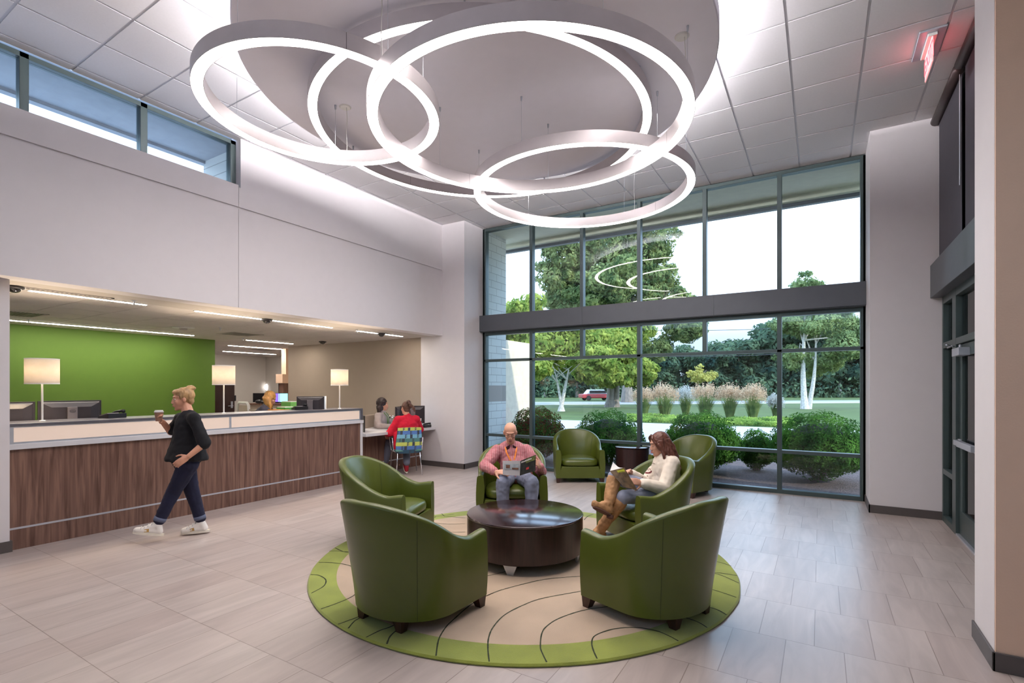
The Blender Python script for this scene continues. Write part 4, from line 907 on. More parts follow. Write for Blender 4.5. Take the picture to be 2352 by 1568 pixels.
for s in 'LR':
    up = J.get('up'+s, V((0, 0, 1))); an, kn, to = J['an'+s], J['kn'+s], J['to'+s]; m = MB(); top = an.lerp(kn, 0.86)
    limb(m, [top, an.lerp(kn, 0.55), an.lerp(kn, 0.2), an], [0.072, 0.067, 0.055, 0.050]); foot_prims(m, an, to, 0.95, 0.010, up)
    organic(m, 'boot', M_BOOT, t, base, 0.0075, 3, 0.45, 0.007, 20)
    d = unit(to-an); d = (d-up*d.dot(up)).normalized(); q = an-up*0.098; x = d.cross(up)
    sm = MB()
    sm.loft([[q+d*(0.045+0.125*math.cos(a))+x*(0.040*math.sin(a)*(1+0.1*math.cos(a)))+up*h for a in [2*PI*i/20 for i in range(20)]] for h in (-0.006, 0.006)])
    sm.loft([[q-d*0.048+d*(0.032*math.cos(a))+x*(0.033*math.sin(a))+up*h for a in [2*PI*i/16 for i in range(16)]] for h in (-0.024, 0.004)])
    tag(sm.build('sole', M_BSOLE, t, off=base, smooth=False), 'brown boot sole and heel')
M_HAIRB = mat('brown_hair', srgb(98, 56, 42), 0.45, var=0.35, scale=30, stretch=(1, 1, 0.15)); SH = hF.cross(hU).normalized()
def hair_clumps(m, c, F, U, S, spec, r0=0.017, r1=0.006, wav=0.015, fr=13.0):
    for (a, x, y, z, ex, ey, ez) in spec:
        p0 = c+S*x+F*y+U*z; p3 = c+S*ex+F*ey+U*ez; pts = []; rs = []
        for i in range(13):
            s = i/12; p = p0.lerp(p3, s)+(S*(x*0.35)+F*(-0.03 if y < 0.02 else 0.0))*math.sin(PI*s)*0.8
            p += S*wav*s*math.sin(fr*s+a)+F*wav*s*math.cos(fr*s+a*1.7); pts.append(p); rs.append(r0*(1-s)+r1*s)
        m.tube(pts, rs, 8)
m = MB(); c = hd
m.ell(c-hF*0.022+hU*0.036, SH*0.088, hF*0.098, hU*0.092, 20, 14); m.ell(c-hF*0.05-hU*0.03, SH*0.082, hF*0.062, hU*0.10, 18, 12)
spec = []
random.seed(3)
for i in range(72):
    a = random.uniform(-1, 1); s = 1 if i % 2 else -1
    y = random.uniform(-0.09, 0.035); spec.append((i*1.3, s*random.uniform(0.055, 0.082), y, random.uniform(-0.03, 0.05), s*random.uniform(0.05, 0.125), y-0.02+random.uniform(-0.03, 0.05), random.uniform(-0.30, -0.20)))
for i in range(14): spec.append((i*0.9, random.uniform(-0.06, 0.06), -0.10, 0.0, random.uniform(-0.10, 0.10), -0.13, random.uniform(-0.34, -0.24)))
hair_clumps(m, c, hF, hU, SH, spec)
for s in (-1, 1): m.tube([c+hF*0.055+hU*0.105+SH*0.01*s, c+hF*0.072+hU*0.075+SH*0.045*s, c+hF*0.055+hU*0.02+SH*0.076*s, c+hF*0.028-hU*0.05+SH*0.084*s], [0.014, 0.017, 0.017, 0.015], 8)
organic(m, 'hair', M_HAIRB, t, base, 0.0052, 2, 0.35, 0.003, 70)
# printed design on the sweater front
M_MAROON = mat('maroon_print', srgb(110, 40, 44), 0.8); bv = bvh_of(swt, base)
def surf_stroke(px, w_, mm, nm):
    m_ = MB(); Q = []
    for i in range(len(px)-1):
        for k_ in range(5): Q.append((px[i][0]+(px[i+1][0]-px[i][0])*k_/5, px[i][1]+(px[i+1][1]-px[i][1])*k_/5))
    Q.append(px[-1]); H = []
    for u_, v_ in Q:
        h_ = bv.ray_cast(V((0, 0, CAM_H)), ray(u_, v_).normalized())
        if h_[0] is not None: H.append((h_[0], h_[1]))
    for (a_, na), (b_, nb) in zip(H, H[1:]):
        if (b_-a_).length > 0.05 or (b_-a_).length < 1e-5: continue
        x_ = (b_-a_).cross(na).normalized()*w_; m_.quad(a_-x_+na*0.002, b_-x_+nb*0.002, b_+x_+nb*0.002, a_+x_+na*0.002)
    if m_.v: m_.build(nm, mm, swt, off=base)
surf_stroke([(1475, 1084.5), (1481, 1085), (1488, 1086), (1494, 1085), (1497, 1081)], 0.009, M_MAROON, 'print')
surf_stroke([(1491.5, 1069), (1498, 1068.6)], 0.006, M_BLACK, 'print')
surf_stroke([(1488, 1065.5), (1492, 1064), (1496, 1065.5), (1500, 1063.5), (1505, 1065)], 0.002, M_BROWNP, 'print')
surf_stroke([(1478, 1077), (1480, 1073.5), (1481, 1080), (1483, 1073.5), (1485, 1081), (1487, 1074), (1489, 1081), (1491, 1075), (1494, 1080), (1495, 1075)], 0.0022, M_MAROON, 'print')
surf_stroke([(1474, 1097), (1477, 1094)], 0.003, M_BROWNP, 'print'); surf_stroke([(1486, 1092), (1488.5, 1094)], 0.004, M_BROWNP, 'print')
# her magazine
A, B, C_, D = P3(1400, 1082, 4.86), P3(1433, 1072, 4.92), P3(1464, 1127, 4.84), P3(1425, 1118, 4.76)
A, B, C_, D = P3(1401, 1082, 4.88), P3(1434, 1073.5, 4.90), P3(1464.5, 1126.5, 4.80), P3(1432, 1118, 4.78)
mg = thing('magazine', 'magazine with a brown cover and lime title held by the woman in cream', 'magazine', C_); n1 = -unit((B-A).cross(D-A)); n1 = n1 if n1.dot(FD) < 0 else -n1
m = MB(); grid_sheet(m, A, B, C_, D, 8, n1*0.006, 0.0022, n1); m.build('front_cover', M_COVERG, mg, off=C_)
A2, B2 = P3(1408, 1061, 5.04), P3(1421, 1074, 5.02)
m = MB(); grid_sheet(m, P3(1401, 1081, 4.885), P3(1408, 1061, 4.98), P3(1421, 1075, 4.97), P3(1433, 1074, 4.905), 6, n1*0.003, 0.002, n1); m.build('pages', M_PAPER, mg, off=C_)
m = MB(); rt = random.Random(4)
for i in range(6):
    u_ = 0.40+i*0.085; k_ = rt.uniform(0.0, 0.02); patch(m, A, B, C_, D, u_, 0.05+k_, u_+0.03, 0.19+k_, n1, 0.0105); patch(m, A, B, C_, D, u_+0.02, 0.10+k_, u_+0.075, 0.13+k_, n1, 0.0106)
m.build('title', M_LIME, mg, off=C_)

# ---------------------------------------------------------------- woman walking past the desk with a cup
base = V((-5.80, 2.72, 0)); t = thing('person', 'woman walking past the desk in black top, navy jeans and white sneakers', 'person', base)
J = dict(neck=P3(431, 946, 5.33), chest=P3(432, 984, 5.33), pel=P3(428, 1054, 5.33), shL=P3(446, 962, 5.20), shR=P3(414, 961, 5.46),
         elL=P3(470, 1018, 5.20), wrL=P3(433, 1048, 5.10), elR=P3(393, 992, 5.48), wrR=P3(373, 968, 5.34),
         hpL=P3(433, 1066, 5.26), hpR=P3(424, 1066, 5.40), knL=P3(398, 1130, 5.26), knR=P3(443, 1132, 5.42), anL=P3(362, 1203, 5.19), anR=P3(462, 1198, 5.46),
         toL=P3(318, 1220, 5.10), toR=P3(424, 1228, 5.40))
FWk = unit((-0.30, -0.954, 0)); J['upL'] = unit(V((0, 0, 1))+FWk*-0.25)
hF = unit(FWk+V((-0.05, 0, -0.10))); hU = unit(V((0, 0, 1))+FWk*0.08); hd = P3(420, 915, 5.33)
handL = (J['wrL'], P3(414, 1060, 5.06)-J['wrL'], V((0.7, -0.4, 0.3)), 1, dict(curl=0.3, k=0.9))
handR = (J['wrR'], P3(366, 966, 5.30)-J['wrR']+V((0, 0, 0.02)), V((-0.6, 0.2, -0.6)), 1, dict(curl=0.75, k=0.9))
full_body(t, base, J, hd, hF, hU, M_SKIN2, 0.98, 0.97, 1.0, (handL, handR))
face_parts(hd, hF, hU, t, base, 0.97, M_BROW)
S_, F_, U_ = unit(J['shR']-J['shL']), FWk, V((0, 0, 1))
m = MB(); torso_prims(m, J, 0.016, 0.95, 1.0, nk=0.35)
m.loft([[p+S_*(rx*math.cos(a))+F_*(ry*math.sin(a)) for a in [2*PI*i/28 for i in range(28)]] for p, rx, ry in ((J['chest']+V((0, 0, 0.06)), 0.16, 0.115), (J['chest'].lerp(J['pel'], 0.5), 0.18, 0.14), (J['pel']-V((0, 0, -0.01)), 0.215, 0.185), (J['pel']-V((0, 0, 0.015)), 0.215, 0.185))])
limb(m, [J['shL'], J['shL'].lerp(J['elL'], 0.75), J['elL']], [0.056, 0.060, 0.062]); limb(m, [J['shR'], J['shR'].lerp(J['elR'], 0.8)], [0.056, 0.062])
organic(m, 'top', M_BLACKTEE, t, base, 0.009, 4, 0.5, 0.010, 11)
m = MB(); m.ell(J['pel'], S_*0.16, F_*0.125, V((0, 0, 0.11)), 18, 12)
for s in 'LR': limb(m, [J['hp'+s], J['kn'+s], J['an'+s].lerp(J['kn'+s], 0.12)], [0.098, 0.070, 0.054])
organic(m, 'jeans', M_NAVY, t, base, 0.008, 4, 0.5, 0.005, 16)
M_GOLDP = mat('gold_patch', srgb(190, 150, 84), 0.5)
M_CUFF = cloth('denim_cuff', srgb(96, 104, 128))
for s in 'LR':
    an = J['an'+s]; m = MB(); d = unit(J['kn'+s]-an); m.cyl(an+d*0.032, an+d*0.072, 0.056, 0.058, 20); m.build('cuff', M_CUFF, t, smooth=True, off=base)
    up = J.get('up'+s, V((0, 0, 1))); m = MB(); foot_prims(m, an-up*0.010, J['to'+s], 0.95, 0.008, up); sh = organic(m, 'sneaker', M_WHITESHOE, t, base, 0.0075)
    d = unit(J['to'+s]-an); d = (d-up*d.dot(up)).normalized(); x = d.cross(up); q = an-up*(0.108)
    sm = MB().loft([[q+d*(0.052+0.135*math.cos(a))+x*(0.043*math.sin(a))+up*h for a in [2*PI*i/24 for i in range(24)]] for h in (-0.004, 0.018)])
    sm.build('sole', M_SOLE, sh, off=base)
    bv = bvh_of(sh, base)
    for i in range(4):
        lc = MB(); pts = []
        for j in range(7):
            h_ = bv.ray_cast(q+up*0.25+d*(0.050+i*0.026)+x*(-0.03+0.01*j), -up)
            if h_[0] is not None: pts.append(h_[0]+up*0.003)
        if len(pts) > 2: lc.tube(pts, 0.005, 6).build('lace', M_WHITEPL, sh, smooth=True, off=base)
    for sd_ in (-1, 1):
        gp = MB(); P_ = []
        for (a_, b_) in ((0.055, 0.030), (0.095, 0.024), (0.100, 0.050), (0.062, 0.062)):
            h_ = bv.ray_cast(q+up*b_+d*a_+x*sd_*0.2, -x*sd_); P_.append(h_[0]+x*sd_*0.002 if h_[0] is not None else q+up*b_+d*a_+x*sd_*0.035)
        tag(gp.quad(*P_).build('side_patch', M_GOLDP, sh, off=base), 'gold patch on the side of the sneaker')
M_BLONDE = mat('blonde_hair', srgb(176, 140, 96), 0.5, var=0.35, scale=26, stretch=(1, 1, 0.3)); SH = hF.cross(hU).normalized(); c = hd
m = MB(); m.ell(c-hF*0.020+hU*0.034, SH*0.083, hF*0.094, hU*0.086, 20, 14); m.ell(c+hF*0.030+hU*0.072, SH*0.064, hF*0.060, hU*0.034, 18, 12); m.ell(c-hF*0.075+hU*0.10, SH*0.038, hF*0.045, hU*0.034, 16, 10); m.ell(c-hF*0.055-hU*0.03, SH*0.06, hF*0.045, hU*0.05, 14, 10)
m.tube([c-hF*0.075+hU*0.10+SH*0.034*math.cos(a)+hF*0.040*math.sin(a) for a in [2*PI*i/14 for i in range(14)]], 0.014, 8, closed=True)
organic(m, 'hair', M_BLONDE, t, base, 0.007, 3, 0.4, 0.004, 50)
cp = P3(365, 957, 5.27); ct = thing('coffee_cup', 'paper coffee cup with a white lid held by the walking woman', 'cup', (cp.x, cp.y, cp.z-0.045))
MB().lathe([(0.0001, 0), (0.028, 0), (0.040, 0.095), (0.0001, 0.095)], n=28).build('cup', mat('brown_paper_cup', srgb(150, 112, 92), 0.7), ct, smooth=True).modifiers.new('es', 'EDGE_SPLIT')
MB().lathe([(0.042, 0.092), (0.043, 0.100), (0.038, 0.104), (0.036, 0.114), (0.0001, 0.114)], n=28).build('lid', M_WHITEPL, ct, smooth=True).modifiers.new('es', 'EDGE_SPLIT')

# ---------------------------------------------------------------- visitor in red on a patterned chair
FV = unit((-0.90, 0.43, 0)); FV = unit((-0.93, 0.37, 0)); SV = V((-FV.y, FV.x, 0))   # SV = left of facing
fr_, flr = fl(912, 1095), fl(968, 1091); mid = (fl(912, 1095)+fl(968, 1091))/2; FV = unit(V(((flr-fr_).y*-1, (flr-fr_).x, 0))); FV = FV if FV.x < 0 else -FV; SR = V((FV.y, -FV.x, 0))
cb = thing('visitor_chair', 'chrome-legged chair with a blue, green and yellow patterned back at the writing desk', 'chair', (mid.x, mid.y, 0), math.atan2(-FV.x, FV.y))
for s in (-1, 1):
    MB().tube([(0.23*s, 0.0, 0.0), (0.20*s, 0.05, 0.40), (0.20*s, 0.10, 0.425)], 0.0105, 10).build('leg', M_CHROME, cb, smooth=True)
    MB().tube([(0.25*s, 0.50, 0.0), (0.22*s, 0.46, 0.40), (0.21*s, 0.40, 0.425)], 0.0105, 10).build('leg', M_CHROME, cb, smooth=True)
    MB().tube([(0.20*s, 0.10, 0.425), (0.255*s, 0.12, 0.44), (0.275*s, 0.13, 0.66), (0.275*s, 0.16, 0.68), (0.275*s, 0.42, 0.68), (0.27*s, 0.44, 0.66), (0.24*s, 0.42, 0.43), (0.21*s, 0.40, 0.425)], 0.009, 10).build('arm', M_CHROME, cb, smooth=True)
    tag(MB().box((0.255*s, 0.15, 0.68), (0.295*s, 0.43, 0.70)).build('arm_pad', M_BLACK, cb, bevel=0.006), 'black arm pad')
MB().tube([(-0.20, 0.10, 0.425), (0.20, 0.10, 0.425)], 0.009, 8).tube([(-0.21, 0.40, 0.425), (0.21, 0.40, 0.425)], 0.009, 8).tube([(-0.20, 0.10, 0.425), (-0.21, 0.40, 0.425)], 0.009, 8).tube([(0.20, 0.10, 0.425), (0.21, 0.40, 0.425)], 0.009, 8).build('frame', M_CHROME, cb, smooth=True)
cols = [srgb(70, 78, 92), srgb(92, 132, 200), srgb(128, 188, 214), srgb(92, 142, 138), srgb(206, 218, 112), srgb(60, 96, 120)]
pm = [mat('chair_print_%s' % n_, c_, 0.85, var=0.04) for n_, c_ in zip(('grey', 'blue', 'sky', 'teal', 'lime', 'petrol'), cols)]
m = MB(); NX, NZ = 10, 20; m2 = MB()
def bk(i, j, o_=0):
    x = -1+2*i/NX; z = j/NZ; w_ = 0.235*(1-0.18*abs(z-0.35)); y = -0.02-0.06*z+0.05*x*x+0.05*(1-z)**3; return V((w_*x, y+o_, 0.40+0.46*z+0.01*(1-x*x)*(z > 0.9)))
for j in range(NZ):
    row = j*7//NZ
    for i in range(NX):
        a, b, c_, d = bk(i, j), bk(i+1, j), bk(i+1, j+1), bk(i, j+1); base_c = (5, 1, 4, 3, 2, 1, 4)[row]
        if (i*3+row*5) % 7 in (0,): c1 = 0
        else: c1 = base_c
        m.mi(c1).add([a, b, c_], [(0, 1, 2)]); m.mi(0 if (i+row*2+j//3) % 5 == 0 else c1).add([a, c_, d], [(0, 1, 2)])
        A_1, B_1, C_1, D_1 = bk(i, j, 0.04), bk(i+1, j, 0.04), bk(i+1, j+1, 0.04), bk(i, j+1, 0.04); m.mi(3).add([A_1, D_1, C_1, B_1], [(0, 1, 2, 3)])
for j in range(NZ):
    for i in (0, NX): m.mi(0).quad(bk(i, j), bk(i, j+1), bk(i, j+1, 0.04), bk(i, j, 0.04))
for i in range(NX):
    for j in (0, NZ): m.mi(4).quad(bk(i, j), bk(i+1, j), bk(i+1, j, 0.04), bk(i, j, 0.04))
m.build('backrest', pm, cb)
MB().box((-0.235, 0.02, 0.435), (0.235, 0.50, 0.475)).build('seat', pm[3], cb, bevel=0.015)
base = V((mid.x, mid.y, 0))+FV*0.25; t = thing('person', 'visitor seen from behind in a red sweater, seated on the patterned chair', 'person', base); Z = V((0, 0, 1))
q0 = V((mid.x, mid.y, 0)); at2 = lambda r_, f_, z: q0+SR*r_+FV*f_+Z*z
J = dict(pel=at2(0, 0.18, 0.57), chest=at2(0, 0.17, 0.84), neck=at2(0, 0.19, 1.05), shL=at2(-0.16, 0.18, 0.99), shR=at2(0.16, 0.18, 0.99), elL=at2(-0.30, 0.22, 0.76), wrL=at2(-0.31, 0.44, 0.72),
         elR=at2(0.27, 0.30, 0.80), wrR=at2(0.20, 0.52, 0.83), hpL=at2(-0.09, 0.22, 0.53), hpR=at2(0.09, 0.22, 0.53), knL=at2(-0.24, 0.60, 0.56), knR=at2(0.06, 0.52, 0.52), anL=at2(-0.30, 0.66, 0.13), anR=at2(0.0, 0.22, 0.14), toL=at2(-0.38, 0.82, 0.03), toR=at2(0.0, 0.40, 0.05))
J['upR'] = unit(FV*-0.5+Z*0.8); hF = unit(FV-SR*0.45); hd = at2(-0.02, 0.21, 1.205)
full_body(t, base, J, hd, hF, Z, M_SKIN, 0.98, 0.95, 1.05, ((J['wrL'], FV-Z*0.5, Z+SR*-0.4, 1, dict(curl=0.6, k=0.9)), (J['wrR'], FV-SR*0.3, Z, -1, dict(curl=0.3, k=0.9))), voxel=0.009)
M_REDS = cloth('red_knit', srgb(206, 20, 52))
m = MB(); torso_prims(m, J, 0.030, 0.98, 1.1, belly=0.02); limb(m, [J['shL'], J['elL'], J['wrL']], [0.075, 0.075, 0.048]); limb(m, [J['shR'], J['elR'], J['wrR']], [0.075, 0.07, 0.048])
m.cap(at2(-0.17, 0.16, 0.72), at2(-0.20, 0.14, 0.50), 0.08, 0.05)
organic(m, 'sweater', M_REDS, t, base, 0.011, 4, 0.5, 0.009, 12)
m = MB(); m.ell(J['pel'], SR*0.17, FV*0.14, Z*0.11)
for s in 'LR': limb(m, [J['hp'+s], J['kn'+s], J['an'+s]+Z*0.07], [0.10, 0.076, 0.062])
organic(m, 'jeans', cloth('grey_blue_jeans', srgb(112, 114, 130)), t, base, 0.011)
M_REDSHOE = mat('red_canvas', srgb(160, 28, 44), 0.8)
for s in 'LR':
    up = J.get('up'+s, Z); m = MB(); foot_prims(m, J['an'+s], J['to'+s], 0.9, 0.008, up); sh = organic(m, 'sneaker', M_REDSHOE, t, base, 0.010)
    an = J['an'+s]; d = unit(J['to'+s]-an); d = (d-up*d.dot(up)).normalized(); x = d.cross(up); q = an-up*0.098
    MB().loft([[q+d*(0.05+0.125*math.cos(a))+x*(0.042*math.sin(a))+up*h for a in [2*PI*i/20 for i in range(20)]] for h in (-0.006, 0.014)]).build('sole', M_SOLE, sh, off=base)
M_BRN2 = mat('light_brown_hair', srgb(96, 66, 52), 0.55, var=0.3, scale=26); SH = hF.cross(Z).normalized()
m = MB(); m.ell(hd-hF*0.022+Z*0.036, SH*0.082, hF*0.090, Z*0.086, 18, 12); m.ell(hd-hF*0.04-Z*0.03, SH*0.064, hF*0.05, Z*0.05, 14, 10); m.ell(hd-hF*0.085+Z*0.10-SH*0.0, SH*0.045, hF*0.04, Z*0.045, 14, 10)
for i in range(7): m.tube([hd-hF*0.09+Z*0.11, hd-hF*(0.12+0.01*i)+Z*(0.13-0.02*i)+SH*0.02*(i-3), hd-hF*(0.13+0.008*i)+Z*(0.08-0.03*i)+SH*0.028*(i-3)], [0.016, 0.012, 0.005], 6)
organic(m, 'hair', M_BRN2, t, base, 0.009, 2, 0.4, 0.005, 50)

# ---------------------------------------------------------------- receptionist in grey cardigan
q0 = fl(871, 982, 0.785); q0 = V((q0.x, q0.y, 0)); cx0 = fl(873, 981, 0.785); FR = unit(V((mid.x, mid.y, 0))+V((0.2, -0.1, 0))-V((-8.25, 7.05, 0))); FR = unit((0.93, 0.37, 0)); 
bx = at(872, 960, 9.95); base = V((bx.x, bx.y, 0)); SRr = V((FR.y, -FR.x, 0)); at2 = lambda r_, f_, z: base+SRr*r_+FR*f_+Z*z
t = thing('person', 'dark-haired receptionist in a grey cardigan with green lanyard behind the writing desk', 'person', base)
J = dict(pel=at2(0, 0, 0.58), chest=at2(0, 0.03, 0.87), neck=at2(0, 0.05, 1.09), shL=at2(-0.16, 0.04, 1.02), shR=at2(0.16, 0.04, 1.02), elL=at2(-0.25, 0.12, 0.84), wrL=at2(-0.10, 0.36, 0.845), elR=at2(0.27, 0.10, 0.84), wrR=at2(0.20, 0.34, 0.835),
         hpL=at2(-0.09, 0.02, 0.54), hpR=at2(0.09, 0.02, 0.54), knL=at2(-0.1, 0.34, 0.56), knR=at2(0.1, 0.34, 0.56), anL=at2(-0.1, 0.32, 0.14), anR=at2(0.1, 0.32, 0.14), toL=at2(-0.1, 0.5, 0.05), toR=at2(0.1, 0.5, 0.05))
hF = unit(FR+SRr*0.25*-1); hd = at2(0.0, 0.07, 1.245)
full_body(t, base, J, hd, hF, Z, M_SKIN2, 0.98, 0.95, 1.05, ((J['wrL'], FR+SRr*0.4, Z, -1, dict(curl=0.25, k=0.9)), (J['wrR'], FR, Z, 1, dict(curl=0.25, k=0.9))), voxel=0.010)
face_parts(hd, hF, Z, t, base, 0.95, M_BROWD)
m = MB(); torso_prims(m, J, 0.024, 0.98, 1.08, belly=0.01); limb(m, [J['shL'], J['elL'], J['wrL']], [0.07, 0.062, 0.042]); limb(m, [J['shR'], J['elR'], J['wrR']], [0.07, 0.062, 0.042])
organic(m, 'cardigan', cloth('grey_knit', srgb(160, 148, 144)), t, base, 0.011, 4, 0.5, 0.007, 14)
m = MB(); m.ell(J['pel']-Z*0.02, SRr*0.18, FR*0.14, Z*0.12)
for s in 'LR': limb(m, [J['hp'+s], J['kn'+s], J['an'+s]+Z*0.05], [0.10, 0.075, 0.055])
organic(m, 'trousers', M_BLACKTEE, t, base, 0.014)
n0 = J['neck']; m = MB()
for s in (-1, 1): m.tube([n0+SRr*0.05*s+FR*0.06+Z*0.0, n0+SRr*0.055*s+FR*0.13-Z*0.08, at2(0.01, 0.175, 0.86)], 0.007, 6)
tag(m.build('lanyard', mat('green_ribbon', srgb(96, 132, 60), 0.7), t, off=base), 'green lanyard')
M_BLKH = mat('dark_brown_hair', srgb(44, 30, 30), 0.5, var=0.3, scale=26); SH = hF.cross(Z).normalized()
m = MB(); m.ell(hd-hF*0.028+Z*0.036, SH*0.104, hF*0.106, Z*0.102, 18, 12); m.ell(hd-hF*0.05-Z*0.06, SH*0.108, hF*0.08, Z*0.09, 16, 10)
for i in range(12):
    a = PI*(0.15+0.7*i/11)+PI; m.tube([hd+SH*0.085*math.cos(a)+hF*(0.075*math.sin(a)*0.9+0.0)+Z*0.0, hd+SH*0.10*math.cos(a)+hF*0.095*math.sin(a)-Z*0.09, hd+SH*0.092*math.cos(a)+hF*0.09*math.sin(a)-Z*(0.15+0.012*(i % 3))], [0.028, 0.03, 0.014], 8)
organic(m, 'hair', M_BLKH, t, base, 0.010, 2, 0.4, 0.007, 40)
# desk chair behind her
ch = thing('desk_chair', 'taupe upholstered office chair behind the dark-haired receptionist', 'chair', at2(0.02, -0.06, 0), math.atan2(-FR.x, FR.y))
MB().box((-0.27, -0.20, 0.50), (0.27, -0.14, 1.04)).build('backrest', M_TAUPE, ch, bevel=0.02); MB().box((-0.25, -0.14, 0.40), (0.25, 0.28, 0.46)).build('seat', M_TAUPE, ch, bevel=0.02)
MB().cyl((0, 0.05, 0.08), (0, 0.05, 0.40), 0.025).build('post', M_CHROME, ch)
for k in range(5): a = 2*PI*k/5; MB().cyl((0, 0.05, 0.09), (0.26*math.cos(a), 0.05+0.26*math.sin(a), 0.05), 0.018, 0.012, 8).sph((0.26*math.cos(a), 0.05+0.26*math.sin(a), 0.03), 0.03).build('leg', M_BLACK, ch)

# ---------------------------------------------------------------- blonde receptionist behind the counter
bx = at(598, 950, 9.0); base = V((bx.x, bx.y, 0)); FB = unit((0.62, 0.78, 0)); SB = V((FB.y, -FB.x, 0)); at2 = lambda r_, f_, z: base+SB*r_+FB*f_+Z*z
t = thing('person', 'blonde receptionist in a dark grey shirt bent over papers behind the counter', 'person', base)
dz = 0.195
J = dict(pel=at2(0, -0.08, 0.60+dz), chest=at2(0, 0.02, 0.86+dz), neck=at2(0, 0.10, 1.05+dz), shL=at2(-0.16, 0.07, 1.0+dz), shR=at2(0.16, 0.07, 1.0+dz), elL=at2(-0.22, 0.24, 0.86+dz), wrL=at2(-0.08, 0.46, 0.86+dz), elR=at2(0.22, 0.24, 0.86+dz), wrR=at2(0.12, 0.48, 0.86+dz),
         hpL=at2(-0.09, -0.04, 0.56+dz), hpR=at2(0.09, -0.04, 0.56+dz), knL=at2(-0.1, 0.34, 0.58+dz), knR=at2(0.1, 0.34, 0.58+dz), anL=at2(-0.1, 0.28, 0.30), anR=at2(0.1, 0.28, 0.30), toL=at2(-0.1, 0.45, 0.22), toR=at2(0.1, 0.45, 0.22))
hF = unit(FB+V((0, 0, -0.5))); hU = unit(Z+FB*0.5); hd = at2(0.0, 0.16, 1.19+dz)
full_body(t, base, J, hd, hF, hU, M_SKIN, 0.98, 0.97, 1.05, ((J['wrL'], FB+SB*0.3, Z, -1, dict(curl=0.3, k=0.9)), (J['wrR'], FB, Z, 1, dict(curl=0.3, k=0.9))), voxel=0.010)
face_parts(hd, hF, hU, t, base, 0.97)
m = MB(); torso_prims(m, J, 0.026, 0.98, 1.08); limb(m, [J['shL'], J['elL'], J['elL'].lerp(J['wrL'], 0.3)], [0.072, 0.064, 0.056]); limb(m, [J['shR'], J['elR'], J['elR'].lerp(J['wrR'], 0.3)], [0.072, 0.064, 0.056])
organic(m, 'shirt', cloth('charcoal_cotton', srgb(72, 70, 84)), t, base, 0.011, 4, 0.5, 0.007, 14)
m = MB(); m.ell(J['pel']-Z*0.02, SB*0.18, FB*0.14, Z*0.12)
for s in 'LR': limb(m, [J['hp'+s], J['kn'+s], J['an'+s]+Z*0.05], [0.10, 0.075, 0.055])
organic(m, 'trousers', M_BLACKTEE, t, base, 0.014)
M_GOLD = mat('golden_blonde_hair', srgb(196, 146, 84), 0.45, var=0.35, scale=30, stretch=(1, 1, 0.25)); SH = hF.cross(hU).normalized()
m = MB(); m.ell(hd-hF*0.022+hU*0.036, SH*0.092, hF*0.100, hU*0.092, 18, 12)
for i in range(18):
    a = PI+PI*(-0.05+1.1*i/17); x, y = math.cos(a), math.sin(a); m.tube([hd+SH*0.07*x+hF*0.07*y+hU*0.04, hd+SH*0.098*x+hF*0.098*y-hU*0.04, hd+SH*0.105*x+hF*0.09*y-Z*0.12, hd+SH*0.115*x+hF*0.075*y-Z*(0.19+0.012*(i % 4))], [0.03, 0.03, 0.026, 0.010], 8)
organic(m, 'hair', M_GOLD, t, base, 0.009, 2, 0.4, 0.006, 40)
stl = thing('stool', 'tall office stool under the blonde receptionist', 'chair', at2(0, -0.08, 0))
MB().cyl((0, 0, 0.60), (0, 0, 0.655), 0.22, n=24).build('seat', M_BLACK, stl, bevel=0.01); MB().cyl((0, 0, 0.05), (0, 0, 0.60), 0.03).build('post', M_CHROME, stl); MB().cyl((0, 0, 0.0), (0, 0, 0.05), 0.25, 0.20, n=24).build('base', M_BLACK, stl)
